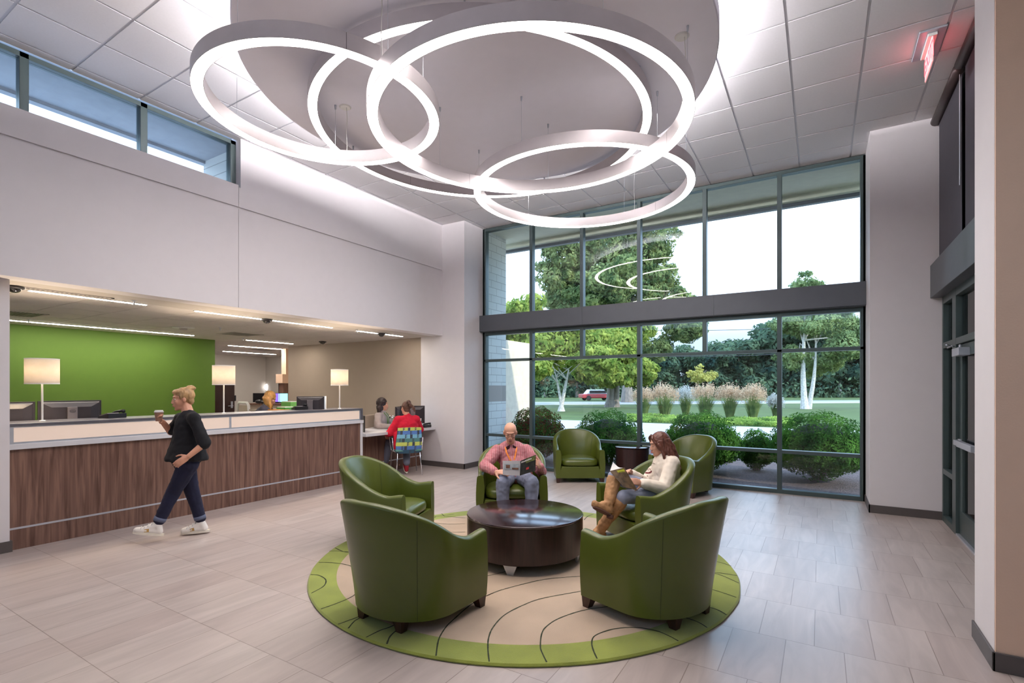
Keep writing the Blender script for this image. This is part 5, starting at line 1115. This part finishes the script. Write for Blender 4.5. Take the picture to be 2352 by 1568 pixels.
# ================================================================ THINGS ON AND BEHIND THE DESKS
M_MONBACK = mat('monitor_back', srgb(50, 46, 50), 0.35, var=0.05); M_GREYPL = mat('grey_plastic', srgb(118, 112, 114), 0.4, metal=0.3)
def monitor(name, lab, c, wdt, hgt, ang, zt, zbase, group=None, screen=None, logo=False, stand_front=True):
    """c: plan position; ang: direction the BACK faces; zt top of the panel"""
    t = thing('computer_monitor', lab, 'monitor', (c[0], c[1], zbase), ang-PI/2*0, group); z1 = zt-zbase; z0 = z1-hgt     # local +x = the way the back faces
    m = MB().box((-0.018, -wdt/2, z0), (0.0, wdt/2, z1)); m.build('panel', M_MONBACK, t, bevel=0.004)
    MB().loft([[V((x, sy*wdt/2*f, zz)) for sy, zz in ((-1, z0+hgt*g_), (1, z0+hgt*g_), (1, z1-hgt*g_), (-1, z1-hgt*g_))] for x, f, g_ in ((0.0, 0.94, 0.04), (0.012, 0.90, 0.08), (0.028, 0.62, 0.22))]).build('back_shell', M_MONBACK, t, bevel=0.003)
    MB().box((-0.0195, -wdt/2+0.012, z0+0.015), (-0.018, wdt/2-0.012, z1-0.012)).build('screen', screen or M_SCREEN, t)
    s = MB().box((0.026, -0.045, 0.01), (0.05, 0.045, z1-hgt*0.22)).build('stand', M_GREYPL, t, bevel=0.004)
    MB().box((-0.10, -0.13, 0.0), (0.07, 0.13, 0.012)).build('foot', M_GREYPL, t, bevel=0.004)
    if logo:
        zz = z1-hgt*0.22-0.045
        MB().tube([(0.051, 0.026*math.cos(a), zz+0.017*math.sin(a)) for a in [2*PI*i/28 for i in range(28)]], 0.0015, 6, closed=True).build('logo_ring', M_BLACK, s)
        fc = bpy.data.curves.new('lettering', 'FONT'); fc.body = 'DELL'; fc.size = 0.017; fc.align_x = 'CENTER'; fc.align_y = 'CENTER'; fc.extrude = 0.0005
        fo = bpy.data.objects.new('lettering', fc); COL.objects.link(fo); fo.data.materials.append(M_BLACK); dg = bpy.context.evaluated_depsgraph_get(); me = bpy.data.meshes.new_from_object(fo.evaluated_get(dg)); bpy.data.objects.remove(fo)
        fo = bpy.data.objects.new('lettering', me); COL.objects.link(fo); fo.parent = s; fo.location = (0.052, 0, zz); fo.rotation_euler = (PI/2, 0, PI/2)
    return t
M_SCREEN = emat('screen_glow', (0.5, 0.7, 1.0, 1), 0.4, (0.02, 0.02, 0.02, 1)); M_SCR2 = emat('teal_screen', (0.35, 0.85, 0.8, 1), 0.7, (0.02, 0.02, 0.02, 1)); M_SCR3 = emat('purple_screen', (0.22, 0.12, 0.7, 1), 0.7, (0.02, 0.02, 0.02, 1))
xm = XD-0.62
a, b = onx(87, 930, xm).y, onx(233, 930, xm).y; zt = onx(160, 919.5, xm).z
GM = 'computer monitors at the reception desk'
monitor('m', 'black monitor back with grey stand and round logo beside the left counter lamp', (xm, (a+b)/2), b-a, 0.335, 0.0, zt, 0.752, GM, logo=True)
b2 = onx(84, 930, xm-0.03).y; monitor('m', 'black monitor back at the far left edge of the reception desk', (xm-0.03, b2-0.30), 0.58, 0.335, 0.0, zt-0.005, 0.752, GM)
p = at(713, 925, 8.15); zt2 = at(713, 910, 8.15).z; monitor('m', 'blue-reflecting monitor with silver stand right of the blonde receptionist', (p.x, p.y), 0.42, 0.27, math.atan2(-0.854, 0.52)+0.2, zt2, 0.752, GM)
def phone(lab, c, z, rz):
    t = thing('desk_phone', lab, 'telephone', (c.x, c.y, z), rz, 'desk telephones')
    MB().loft([[V((x*0.10, y, z_)) for x, y, z_ in ((-1, -0.09, 0), (1, -0.09, 0), (1, 0.09, 0), (-1, 0.09, 0))], [V((x*0.10, y, z_)) for x, y, z_ in ((-1, -0.09, 0.018), (1, -0.09, 0.018), (1, 0.09, 0.055), (-1, 0.09, 0.055))]]).build('base', M_BLACK, t, bevel=0.004)
    MB().obox((0.035, 0.0, 0.042), V((0.06, 0, 0)), V((0, 0.07, 0.0145)), V((0, -0.002, 0.004))).build('keypad', M_GREYPL, t)
    MB().tube([(-0.07, -0.085, 0.045), (-0.07, -0.05, 0.062), (-0.07, 0.05, 0.078), (-0.07, 0.085, 0.075)], [0.022, 0.016, 0.016, 0.022], 10).build('handset', M_BLACK, t, smooth=True)
p = fl(258, 961, 1.222); phone('black desk phone on the counter right of the left monitors', V((XD-0.36, onx(258, 958, XD-0.36).y, 0)), 1.222, -PI/2+0.2)
p = onx(688, 942, XD-0.42); phone('black desk phone on the counter in front of the blue-reflecting monitor', V((p.x, p.y, 0)), 1.222, -PI/2-0.3)
p = fl(977, 981, 0.785); phone('black desk phone on the right end of the writing desk', V((p.x, p.y-0.02, 0)), 0.785, -PI/2)
# papers, folders, boxes near the blonde receptionist
M_LGREEN = mat('green_folder', srgb(120, 190, 100), 0.6); M_MGREEN = mat('mid_green_tray', srgb(70, 150, 70), 0.6)
for (u, v, d, sx, sy, sz, mm, lab, nm, ct_) in ((668, 934, 9.2, 0.14, 0.10, 0.10, M_LGREEN, 'pale green file box behind the counter, left of the blue-reflecting monitor', 'file_box', 'box'),
        (655, 941, 8.9, 0.12, 0.09, 0.05, M_MGREEN, 'mid green paper tray beside the orange folder behind the counter', 'paper_tray', 'tray'), (746, 928, 8.3, 0.028, 0.01, 0.135, M_PAPER, 'white upright panel just right of the blue-reflecting monitor', 'document_holder', 'holder')):
    p = at(u, v, d); t = thing(nm, lab, ct_, (p.x, p.y, p.z-sz)); MB().box((-sx, -sy, 0), (sx, sy, sz*1.9)).build('case', mm, t, bevel=0.004)
    MB().box((-sx*0.9, -sy*0.9, sz*1.9), (sx*0.9, sy*0.9, sz*1.9+0.012)).build('sheets', M_PAPER, t)
    if p.z-sz > 0.78:
        h = p.z-sz-0.75; MB().box((-sx, -sy, -h), (sx, sy, -0.001)).build('pedestal', M_TAUPE, t)
p = at(640, 941, 8.8); t = tag(MB().box((-0.16, -0.10, -0.004), (0.16, 0.10, 0.01)).build('folder', mat('orange_folder', srgb(230, 150, 60), 0.6)), 'orange folder under the hands of the blonde receptionist', 'folder'); t.location = (p.x, p.y, 1.185)
# inner staff counter that carries them
t = thing('staff_counter', 'inner staff counter of the back office, partly hidden behind the reception counter', 'counter', (0, 0, 0))
p0 = at(640, 950, 9.15); MB().box((p0.x-0.5, p0.y-0.25, 1.15), (p0.x+0.45, p0.y+0.25, 1.18)).build('counter_top', M_TAUPE, t); MB().box((p0.x-0.48, p0.y-0.2, 0), (p0.x+0.43, p0.y+0.2, 1.15)).build('body', M_WALNUT, t)
# writing desk items
p = fl(918, 978, 0.785)
mx_ = at(918, 955, 9.9); monitor('m', 'blue-grey monitor on the writing desk, left of the black one', (mx_.x, mx_.y), 0.46, 0.30, 0.45, at(918, 933, 9.9).z, 0.786, GM)
mx_ = at(948, 955, 9.75); monitor('m', 'black monitor on the writing desk against the white column', (mx_.x, mx_.y), 0.46, 0.34, -0.75, at(948, 931.5, 9.75).z, 0.786, GM)
p = fl(900, 979.5, 0.786); o = MB().box((-0.06, -0.20, 0), (0.06, 0.20, 0.015)).build('keyboard', M_WHITEPL, bevel=0.004); o.location = (p.x-0.10, p.y+0.12, 0.786); tag(o, 'white keyboard beside the mouse on the writing desk', 'keyboard')
p = fl(881, 983.5, 0.786); o = MB().ell((0, 0, 0.012), V((0.055, 0, 0)), V((0, 0.032, 0)), V((0, 0, 0.017))).build('mouse', M_BLACK, smooth=True); o.location = (p.x+0.02, p.y, 0.792); tag(o, 'black computer mouse under the receptionist hand', 'mouse')
def posy(u, v, d, lab):
    p = at(u, v, d); t = thing('flower_pot', lab, 'plant', (p.x, p.y, 0.786), 0, 'small flower pots on the writing desk')
    MB().lathe([(0.0001, 0), (0.03, 0), (0.038, 0.07), (0.0001, 0.065)], n=20).build('pot', M_BLACK, t, smooth=True)
    m = MB()
    for k in range(9):
        a = k*2.4; r_ = 0.02+0.035*(k % 3)/2; z_ = p.z-0.786+0.02+0.012*(k % 4); m.tube([(0, 0, 0.06), (r_*math.cos(a), r_*math.sin(a), z_)], 0.0015, 5)
        m.mi(k % 2); m.sph((r_*math.cos(a), r_*math.sin(a), z_), 0.014, 8, 6)
    m.build('flowers', [M_BLACK, M_PAPER], t)
posy(900, 962, 9.75, 'little pot of black and white flowers between the receptionist and the visitor'); posy(964, 969, 9.45, 'little pot of black and white flowers at the foot of the black monitor')
o = MB().box((-0.01, -0.15, 0), (0.01, 0.15, 0.29)).build('binder', M_BLACK, bevel=0.002); p = at(831, 975, 8.9); o.location = (p.x-0.1, p.y+0.12, 0.786); o.rotation_euler = (0, 0, 1.0); tag(o, 'black binder standing at the left end of the writing desk', 'binder')
# back office furniture
wc = thing('office_chair', 'white-framed office chair back left of the blonde receptionist', 'chair', (at(560, 940, 9.9).x, at(560, 940, 9.9).y, 0), math.atan2(FD.y, FD.x)+0.95)
zt3 = at(557, 924.5, 9.9).z
m = MB(); m.tube([(-0.22, 0, zt3-0.42), (-0.20, 0.01, zt3-0.04), (-0.15, 0.015, zt3), (0.15, 0.015, zt3), (0.20, 0.01, zt3-0.04), (0.22, 0, zt3-0.42)], 0.026, 10); m.build('back_frame', M_WHITEPL, wc, smooth=True)
MB().box((-0.17, 0.0, zt3-0.42), (0.17, 0.012, zt3-0.05)).build('back_mesh', M_TAUPE, wc); MB().box((-0.24, 0.02, zt3-0.55), (0.24, 0.46, zt3-0.48)).build('seat', M_DARK, wc, bevel=0.02)
MB().cyl((0, 0.22, 0.05), (0, 0.22, zt3-0.55), 0.03).build('post', M_CHROME, wc); MB().cyl((0, 0.22, 0.0), (0, 0.22, 0.05), 0.27, 0.2, n=20).build('base', M_DARK, wc)
t = thing('office_desk', 'brown wooden office desk in the back room corner', 'desk', (0, 0, 0))
pa, pb = at(567, 926, 15.0), at(690, 926, 15.0); zt4 = pa.z; dd = unit(V((pb.x-pa.x, pb.y-pa.y, 0)))
m = MB(); cc = (pa+pb)/2; nn_ = V((-dd.y, dd.x, 0)); m.obox(V((cc.x, cc.y, zt4-0.02))+nn_*0.3, dd*0.8, nn_*0.32, V((0, 0, 0.02))); m.build('desktop', M_WALNUT, t)
m = MB(); m.obox(V((cc.x, cc.y, (zt4-0.04)/2))+nn_*0.3, dd*0.78, nn_*0.28, V((0, 0, (zt4-0.04)/2))); m.build('cabinet', M_TAUPE, t)
for (u, w_, mm, lab) in ((597, 0.42, M_BLACK, 'black screen left of the blonde head in the back office'), (636, 0.20, M_SCR3, 'purple glowing screen right of the blonde head in the back office'), (650, 0.30, M_SCR2, 'teal glowing screen beside the wall edge in the back office')):
    p = at(u, 912, 15.2); tt = thing('computer_screen', lab, 'monitor', (p.x, p.y, zt4), math.atan2(-FD.y, -FD.x), 'screens in the back office')
    MB().box((-0.02, -w_/2, 0.03), (0.0, w_/2, 0.30)).build('panel', M_BLACK, tt); MB().box((0.0, -w_/2+0.01, 0.04), (0.002, w_/2-0.01, 0.29)).build('screen', mm, tt); MB().box((-0.05, -0.05, 0), (0.0, 0.05, 0.06)).build('stand', M_BLACK, tt)
p = at(586, 921, 14.6); o = MB().ell((0, 0, 0.06), V((0.12, 0, 0)), V((0, 0.10, 0)), V((0, 0, 0.06))).ell((0.10, 0.05, 0.045), V((0.09, 0, 0)), V((0, 0.07, 0)), V((0, 0, 0.045))).build('bag', M_BLACK, smooth=True); o.location = (p.x, p.y+0.12, zt4); tag(o, 'small black bag on the back office desk', 'bag')
# wall cabinets against the right side of the back office
p = at(645, 870, 13.5); t = thing('wall_cabinet', 'beige wall cabinet in the back office beside the small window', 'cabinet', (p.x, p.y, at(645, 880, 13.5).z))
MB().box((-0.07, -0.10, 0), (0.22, 0.25, 0.24)).build('cabinet_body', M_TAN, t, bevel=0.004); MB().box((0.0, -0.05, -0.26), (0.22, 0.25, 0)).build('lower_box', M_WALNUT, t); MB().box((0.03, 0.0, 0.24), (0.22, 0.25, 1.0)).build('riser', M_TAN, t)
p = ony(613, 889, 10.3); p = onx(613, 889, -15.95); t = thing('wall_light', 'small round glowing white light on the back office wall', 'lamp', (p.x+0.02, p.y, p.z)); MB().ell((0, 0, 0), V((0.05, 0, 0)), V((0, 0.11, 0)), V((0, 0, 0.11))).build('globe', emat('globe_glow', (1, 0.98, 0.95, 1), 1.6), t, smooth=True); MB().box((-0.06, -0.06, -0.06), (-0.0, 0.06, 0.06)).build('mount', M_OFFICE, t)
p = onx(539, 914, -16); o = MB().box((0, -0.03, -0.09), (0.03, 0.03, 0.09)).build('card_reader', M_BLACK, bevel=0.005); o.location = (-15.999, p.y, p.z); tag(o, 'small black card reader on the wall beside the dark office door', 'card reader')

# ================================================================ OUTDOORS
ML_BOX = leafmat('boxwood_leaf', srgb(34, 74, 34), srgb(92, 136, 58), 3.0, 0.3); ML_MAPLE = leafmat('maple_leaf', srgb(98, 128, 56), srgb(186, 194, 100), 1.6, 0.5)
ML_OAK = leafmat('oak_leaf', srgb(78, 104, 66), srgb(164, 174, 112), 0.9, 0.45); ML_BIRCH = leafmat('birch_leaf', srgb(98, 120, 78), srgb(158, 172, 116), 0.8, 0.4)
ML_WOOD = leafmat('woodland_leaf', srgb(44, 68, 60), srgb(108, 130, 98), 0.22, 0.3); ML_YEL = leafmat('yellowing_leaf', srgb(150, 150, 80), srgb(216, 206, 120), 1.5, 0.5)
ML_JUN = leafmat('juniper_leaf', srgb(88, 120, 60), srgb(178, 200, 100), 1.5, 0.4); ML_GRASS = leafmat('ornamental_grass_blade', srgb(92, 118, 70), srgb(166, 178, 110), 2.0, 0.5); ML_PLUME = leafmat('plume', srgb(184, 154, 124), srgb(220, 194, 164), 2.0, 0.5)
ML_WPLUME = leafmat('white_plume', srgb(176, 176, 168), srgb(206, 204, 198), 2.0, 0.5); ML_REDB = leafmat('red_brown_leaf', srgb(84, 40, 36), srgb(110, 90, 50), 3.0, 0.3)
M_BARK = mat('grey_bark', srgb(132, 122, 112), 0.95, var=0.3, scale=8, bump=0.8, bscale=14, stretch=(1, 1, 0.3), dist=0.02); M_PALEBARK = mat('pale_bark', srgb(196, 188, 178), 0.9, var=0.3, scale=10, bump=0.6, bscale=20, dist=0.01)
def leaf(m, p, s, rnd, n_=None):
    a = V((rnd.gauss(0, 1), rnd.gauss(0, 1), rnd.gauss(0, 1))); a = a.normalized() if a.length > 0 else V((1, 0, 0))
    b = V((rnd.gauss(0, 1), rnd.gauss(0, 1), rnd.gauss(0, 1)))
    if n_ is not None: a = (a-n_*a.dot(n_)*0.7).normalized(); 
    b = a.cross(b).normalized() if n_ is None else (n_.cross(a)+b*0.35).normalized()
    w_ = s*rnd.uniform(0.7, 1.2); m.v += [p-a*w_, p-b*w_*0.5, p+a*w_, p+b*w_*0.5]; k = len(m.v); m.f.append((k-4, k-3, k-2, k-1)); m.m.append(m.cur)
def blob_leaves(m, rnd, blobs, N, s, shell=0.55):
    tot = sum(b[1]**2 for b in blobs)
    for c, r_, sq in blobs:
        for _ in range(int(N*r_*r_/tot)):
            d = V((rnd.gauss(0, 1), rnd.gauss(0, 1), rnd.gauss(0, 1))).normalized(); rr = r_*(shell+(1-shell)*rnd.random()**0.5)*(1+0.18*noise.noise(d*2.3+c)); leaf(m, c+V((d.x*rr, d.y*rr, d.z*rr*sq)), s, rnd, d)
def shrub(u0, u1, vt, d, lab, seed, leafm=None, N=9000, s=0.022, core=True, squash=None):
    N = int(N*2.1); s *= 1.25; rnd = random.Random(seed); c = at((u0+u1)/2, 900, d); r_ = (u1-u0)/2*d/FPX; zt = at(1500, vt, d).z; h = zt-G
    t = thing('shrub', lab, 'shrub', (c.x, c.y, G), 0, 'round clipped shrubs under the tall windows'); m = MB()
    zc = h*0.52; blobs = [(V((0, 0, zc)), r_*0.95, (h-zc)/(r_*0.97))]
    for k in range(9): a = 2*PI*k/9+rnd.random()*0.4; blobs.append((V((r_*0.62*math.cos(a), r_*0.62*math.sin(a), zc-0.08*h)), r_*0.42, 0.8*(h-zc)/(r_*0.6)))
    if leafm is None: blob_leaves(m, rnd, blobs, N, s, 0.78); m.build('foliage', ML_BOX, t)
    else:
        m.mi(0); blob_leaves(m, rnd, blobs, int(N*0.6), s, 0.78); m.mi(1); blob_leaves(m, rnd, blobs[:4], int(N*0.4), s, 0.85); m.build('foliage', [ML_BOX, leafm], t)
    st = MB()
    for k in range(9):
        a = k*0.7+rnd.random(); q = V((0.05*math.cos(a), 0.05*math.sin(a), 0.0)); e_ = V((r_*0.55*math.cos(a), r_*0.55*math.sin(a), h*0.6)); st.tube([q, q.lerp(e_, 0.5)+V((0, 0, 0.05*h)), e_], [0.02, 0.013, 0.006], 6)
    st.build('stem', M_BARK, t)
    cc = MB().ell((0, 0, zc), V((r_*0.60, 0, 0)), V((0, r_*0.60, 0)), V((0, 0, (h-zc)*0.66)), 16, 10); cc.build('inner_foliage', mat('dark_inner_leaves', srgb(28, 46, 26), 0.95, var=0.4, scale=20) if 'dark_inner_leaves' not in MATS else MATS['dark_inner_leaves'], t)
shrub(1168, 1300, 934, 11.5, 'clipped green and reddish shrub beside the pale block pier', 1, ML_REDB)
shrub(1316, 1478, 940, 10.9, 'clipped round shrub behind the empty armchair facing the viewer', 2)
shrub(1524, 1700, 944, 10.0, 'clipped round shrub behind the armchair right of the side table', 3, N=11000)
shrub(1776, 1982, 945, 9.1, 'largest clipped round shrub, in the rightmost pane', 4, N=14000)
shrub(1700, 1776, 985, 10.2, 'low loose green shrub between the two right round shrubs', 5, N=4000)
def trunk(m, p0, p1, r0, r1, bend=0.3, seed=0, n_=7):
    rnd = random.Random(seed); pts = []; rs = []; ox, oy = rnd.uniform(-1, 1)*bend, rnd.uniform(-1, 1)*bend
    for i in range(n_): s = i/(n_-1); pts.append(V(p0).lerp(V(p1), s)+V((ox, oy, 0))*math.sin(PI*s)); rs.append(r0*(1-s)+r1*s+(r0*0.35*max(0, 1-s*6)))
    m.tube(pts, rs, 10)
def tree(name, lab, u, vb, d, blobs_px, leafm, N, s, trunks, bark, group='trees on the lawn', shell=0.4, seed=0):
    """blobs_px: (u, v, radius_px, squash, depth offset)"""
    rnd = random.Random(seed); b = at(u, 900, d); b = V((b.x, b.y, G)); t = thing(name, lab, 'tree', b, 0, group); bl = []
    for (bu, bv, br, sq, dd_) in blobs_px:
        q = at(bu, bv, d+dd_); bl.append((q-b, br*(d+dd_)/FPX, sq))
    sub = []
    for c, r_, sq in bl:
        sub.append((c, r_*0.8, sq))
        for k in range(16):
            dd_ = V((rnd.gauss(0, 1), rnd.gauss(0, 1), rnd.gauss(0, 1))).normalized(); sub.append((c+V((dd_.x, dd_.y, dd_.z*sq))*r_*rnd.uniform(0.5, 0.95), r_*rnd.uniform(0.18, 0.42), 0.75))
    m = MB(); blob_leaves(m, rnd, sub, N, s, shell); m.build('crown', leafm, t)
    for i, (tu, tv, tr_) in enumerate(trunks):
        m = MB(); q = at(tu, tv, d)-b; trunk(m, ((i-(len(trunks)-1)/2)*tr_*1.1*RD.x*1.0, (i-(len(trunks)-1)/2)*tr_*1.1*RD.y, -0.05), q, tr_, tr_*0.35, 0.15, seed+i)
        for k in range(6):
            c = bl[k % len(bl)][0]; m.tube([q.lerp(V((0, 0, 0)), 0.35*(k % 3)/3), q.lerp(c, 0.55)+V((0, 0, 0.2)), c+V((rnd.uniform(-1, 1), rnd.uniform(-1, 1), rnd.uniform(0, 1)))*bl[k % len(bl)][1]*0.5], [tr_*0.3, tr_*0.18, tr_*0.05], 6)
        m.build('trunk', bark, t)
    return t
tree('shade_tree', 'bright yellow-green tree with a forked pale trunk, nearest the block pier', 1290, 945, 36, [(1250, 790, 85, 0.7, 0), (1320, 780, 90, 0.65, 2), (1180, 740, 80, 0.8, 1), (1200, 810, 60, 0.7, 0), (1370, 820, 60, 0.5, -2), (1230, 845, 50, 0.5, -2), (1160, 790, 50, 0.8, 0)], ML_MAPLE, 32000, 0.20, [(1306, 850, 0.17), (1276, 858, 0.14)], M_PALEBARK, seed=11)
tree('shade_tree', 'bright lime-green tree with a thick dark grey trunk, second from the pier', 1408, 935, 44, [(1400, 800, 85, 0.75, -1), (1440, 760, 70, 0.8, 2), (1460, 855, 50, 0.6, -3), (1375, 860, 55, 0.5, -3), (1350, 760, 70, 0.7, 3), (1420, 865, 50, 0.5, -3)], ML_MAPLE, 32000, 0.24, [(1404, 830, 0.42), (1424, 840, 0.34)], M_BARK, seed=12)
tree('oak_tree', 'very tall blue-green oak rising behind the upper window panes', 1440, 925, 58, [(1290, 590, 60, 0.9, 0), (1320, 640, 70, 0.8, 2), (1390, 560, 75, 0.9, 0), (1400, 650, 80, 0.8, -3), (1500, 560, 62, 0.9, 1), (1510, 640, 62, 0.8, 2), (1560, 690, 50, 0.5, 0), (1450, 730, 70, 0.6, 0), (1290, 690, 55, 0.6, 1), (1570, 760, 60, 0.5, 2), (1500, 800, 50, 0.6, 3), (1450, 490, 75, 0.8, 0), (1270, 640, 45, 0.9, 0), (1340, 570, 60, 0.9, 0), (1350, 700, 70, 0.7, 0), (1450, 600, 80, 0.9, 1), (1470, 680, 70, 0.7, 0)], ML_OAK, 70000, 0.27, [(1450, 640, 0.55)], M_BARK, seed=13)
tree('birch_tree', 'airy birch with two mottled pale trunks in the rightmost pane', 1853, 940, 40, [(1850, 660, 38, 1.0, 0), (1880, 740, 60, 0.8, 0), (1820, 740, 50, 0.8, 1), (1930, 700, 50, 0.8, 1), (1940, 800, 55, 0.7, -1), (1830, 820, 50, 0.6, 1), (1970, 760, 45, 0.8, 0), (1890, 840, 45, 0.6, 2)], ML_BIRCH, 26000, 0.14, [(1848, 760, 0.26), (1874, 790, 0.20)], M_PALEBARK, seed=14, shell=0.2)
tree('young_tree', 'small yellowish young tree behind the ornamental grasses', 1612, 945, 33, [(1610, 865, 26, 0.6, 0), (1632, 862, 18, 0.6, 0), (1607, 845, 10, 1.6, 0), (1590, 858, 15, 0.6, 0)], ML_YEL, 1500, 0.09, [(1610, 850, 0.04)], M_BARK, seed=15)
# woodland beyond the road: each tree its own thing
rnd = random.Random(5); wg = 'woodland trees beyond the road'; protos = []
def woodtree(seed):
    r1 = random.Random(seed); t = thing('woodland_tree', 'dark blue-green woodland tree beyond the road', 'tree', (0, 0, 0), 0, wg); bl = []
    for k in range(12): bl.append((V((r1.uniform(-2.4, 2.4), r1.uniform(-2.0, 2.0), r1.uniform(2.2, 9.5))), r1.uniform(1.3, 2.1), 0.85))
    m = MB(); blob_leaves(m, r1, bl, 3400, 0.42, 0.35); m.build('crown', ML_WOOD, t); m = MB(); trunk(m, (0, 0, 0), (0.2, 0, 8.0), 0.22, 0.08, 0.3, seed); m.build('trunk', M_PALEBARK if seed % 2 else M_BARK, t); return t
protos = [woodtree(s) for s in (21, 22, 23)]; k = 0
for d_, us in ((92, range(1150, 2040, 34)), (108, range(1140, 2060, 44))):
    for u in us:
        p = at(u+rnd.uniform(-8, 8), 900, d_+rnd.uniform(-4, 4)); hs = 0.78+0.25*rnd.random()
        if u > 1620: hs *= 1.0+0.5*min(1, (u-1620)/140)
        if 1560 < u < 1650: hs *= 0.9
        o = protos[k] if k < 3 else copy_tree(protos[k % 3]); o.location = (p.x, p.y, G); o.rotation_euler = (0, 0, rnd.uniform(0, 6.28)); o.scale = (hs*1.1, hs*1.1, hs); k += 1
# undergrowth, junipers (uncountable greenery)
m = MB(); r1 = random.Random(9)
for i in range(9000):
    u = r1.uniform(1130, 2060); d_ = r1.uniform(84, 112); p = at(u, 900, d_); p.z = G+abs(r1.gauss(0, 1.4)); leaf(m, p, 0.4, r1)
tag(m.build('undergrowth', ML_WOOD), 'dark tangled undergrowth at the foot of the woodland', 'undergrowth', kind='stuff')
m = MB()
for i in range(13000):
    u = r1.uniform(1440, 1830); y = r1.uniform(24.2, 27.6); rr_ = ray(u, 900); q = V((0, 0, CAM_H))+rr_*(y/rr_.y); hh = 0.38*(0.6+0.5*noise.noise(V((q.x*0.8, q.y*0.8, 0)))); q.z = G+hh*r1.random()**0.6; leaf(m, q, 0.055, r1)
tag(m.build('juniper_bed', ML_JUN), 'low spreading yellow-green juniper bed along the pale path', 'ground cover', kind='stuff')
# ornamental grasses
def grassclump(u, vb, vt, wpx, d, lab, white=False, seed=0):
    r1 = random.Random(seed); p = at(u, 900, d); h = at(u, vt, d).z-G; w_ = wpx*d/FPX/2; t = thing('ornamental_grass', lab, 'grass clump', (p.x, p.y, G), 0, 'ornamental grasses on the lawn'); m = MB(); pl_ = MB()
    for i in range(420):
        a = r1.uniform(0, 2*PI); f = r1.random()**0.6; e_ = V((math.cos(a)*w_*f, math.sin(a)*w_*f, 0)); hh = h*(0.62+0.2*r1.random())*(1-0.25*f*f); b0_ = e_*0.28; mid_ = b0_.lerp(e_, 0.45)+V((0, 0, hh*0.62)); tip = e_*1.05+V((0, 0, hh)); sd = V((-math.sin(a), math.cos(a), 0))*0.011
        m.quad(b0_-sd, b0_+sd, mid_+sd, mid_-sd); m.add([mid_-sd, mid_+sd, tip], [(0, 1, 2)])
        if i % 2 == 0:
            q = tip+V((0, 0, 0)); e2 = q+V((math.cos(a)*w_*0.12, math.sin(a)*w_*0.12, h*(0.16+0.12*r1.random())))
            for j in range(9):
                c = q.lerp(e2, j/8); leaf(pl_, c+V((r1.gauss(0, 1), r1.gauss(0, 1), r1.gauss(0, 1)))*0.03, 0.045, r1)
    m.build('blades', ML_GRASS, t); pl_.build('plumes', ML_WPLUME if white else ML_PLUME, t)
for a in ((1478, 950, 888, 48, 28, 'ornamental grass clump touching the middle window mullion, leftmost of the row'), (1527, 950, 882, 58, 28, 'wide ornamental grass clump, second of the row from the left'), (1575, 952, 886, 40, 30, 'small white-plumed grass clump between two tan-plumed ones', True),
          (1620, 950, 880, 58, 28, 'ornamental grass clump in the middle of the row, under the yellowish tree'), (1676, 955, 882, 50, 27, 'ornamental grass clump just right of the yellowish tree'), (1729, 957, 880, 52, 26, 'rightmost tan-plumed ornamental grass clump of the row'),
          (1782, 960, 905, 30, 26, 'small white-plumed grass clump at the right mullion', True)): grassclump(*a[:6], white=len(a) > 6, seed=int(a[0]))
# car on the road
p = at(1370, 905, 66); t = thing('car', 'red and white car passing on the road behind the lime-green tree', 'car', (p.x, p.y, G+0.03), 0.73); M_CARR = mat('red_car_paint', srgb(176, 60, 66), 0.3, coat=0.6); M_CARW = mat('white_car_roof', srgb(220, 222, 230), 0.4)
MB().loft([[V((x, y*0.88, z)) for x, y in ((-2.2, -1), (2.2, -1), (2.2, 1), (-2.2, 1))] for z in (0.3, 0.85)]).build('car_body', M_CARR, t, bevel=0.12); MB().loft([[V((x*f, y*0.8*g_, z)) for x, y in ((-1.35, -1), (1.0, -1), (1.0, 1), (-1.35, 1))] for z, f, g_ in ((0.85, 1.15, 1.0), (1.42, 0.8, 0.85))]).build('cabin', M_CARW, t, bevel=0.06)
MB().box((-1.2, -0.80, 0.92), (1.0, -0.78, 1.28)).build('window', M_BLACK, t)
for x in (-1.35, 1.35):
    for y in (-0.86, 0.86): MB().cyl((x, y-0.08, 0.31), (x, y+0.08, 0.31), 0.32, n=20).build('wheel', M_BLACK, t)
# power lines across the road
for k, (v0, v1) in enumerate(((752, 741), (806, 793), (812, 800))):
    a, b = at(1500, v0+6, 70), at(2050, v1-8, 62); tag(MB().tube([a.lerp(b, i/12)-V((0, 0, 0.5*math.sin(PI*i/12))) for i in range(13)], 0.035, 5).build('power_line', M_DARK), ('overhead power line, uppermost of three, beyond the right panes', 'overhead power line, middle of three, beyond the right panes', 'overhead power line, lowest of three, beyond the right panes')[k], 'power line', 'overhead power lines')
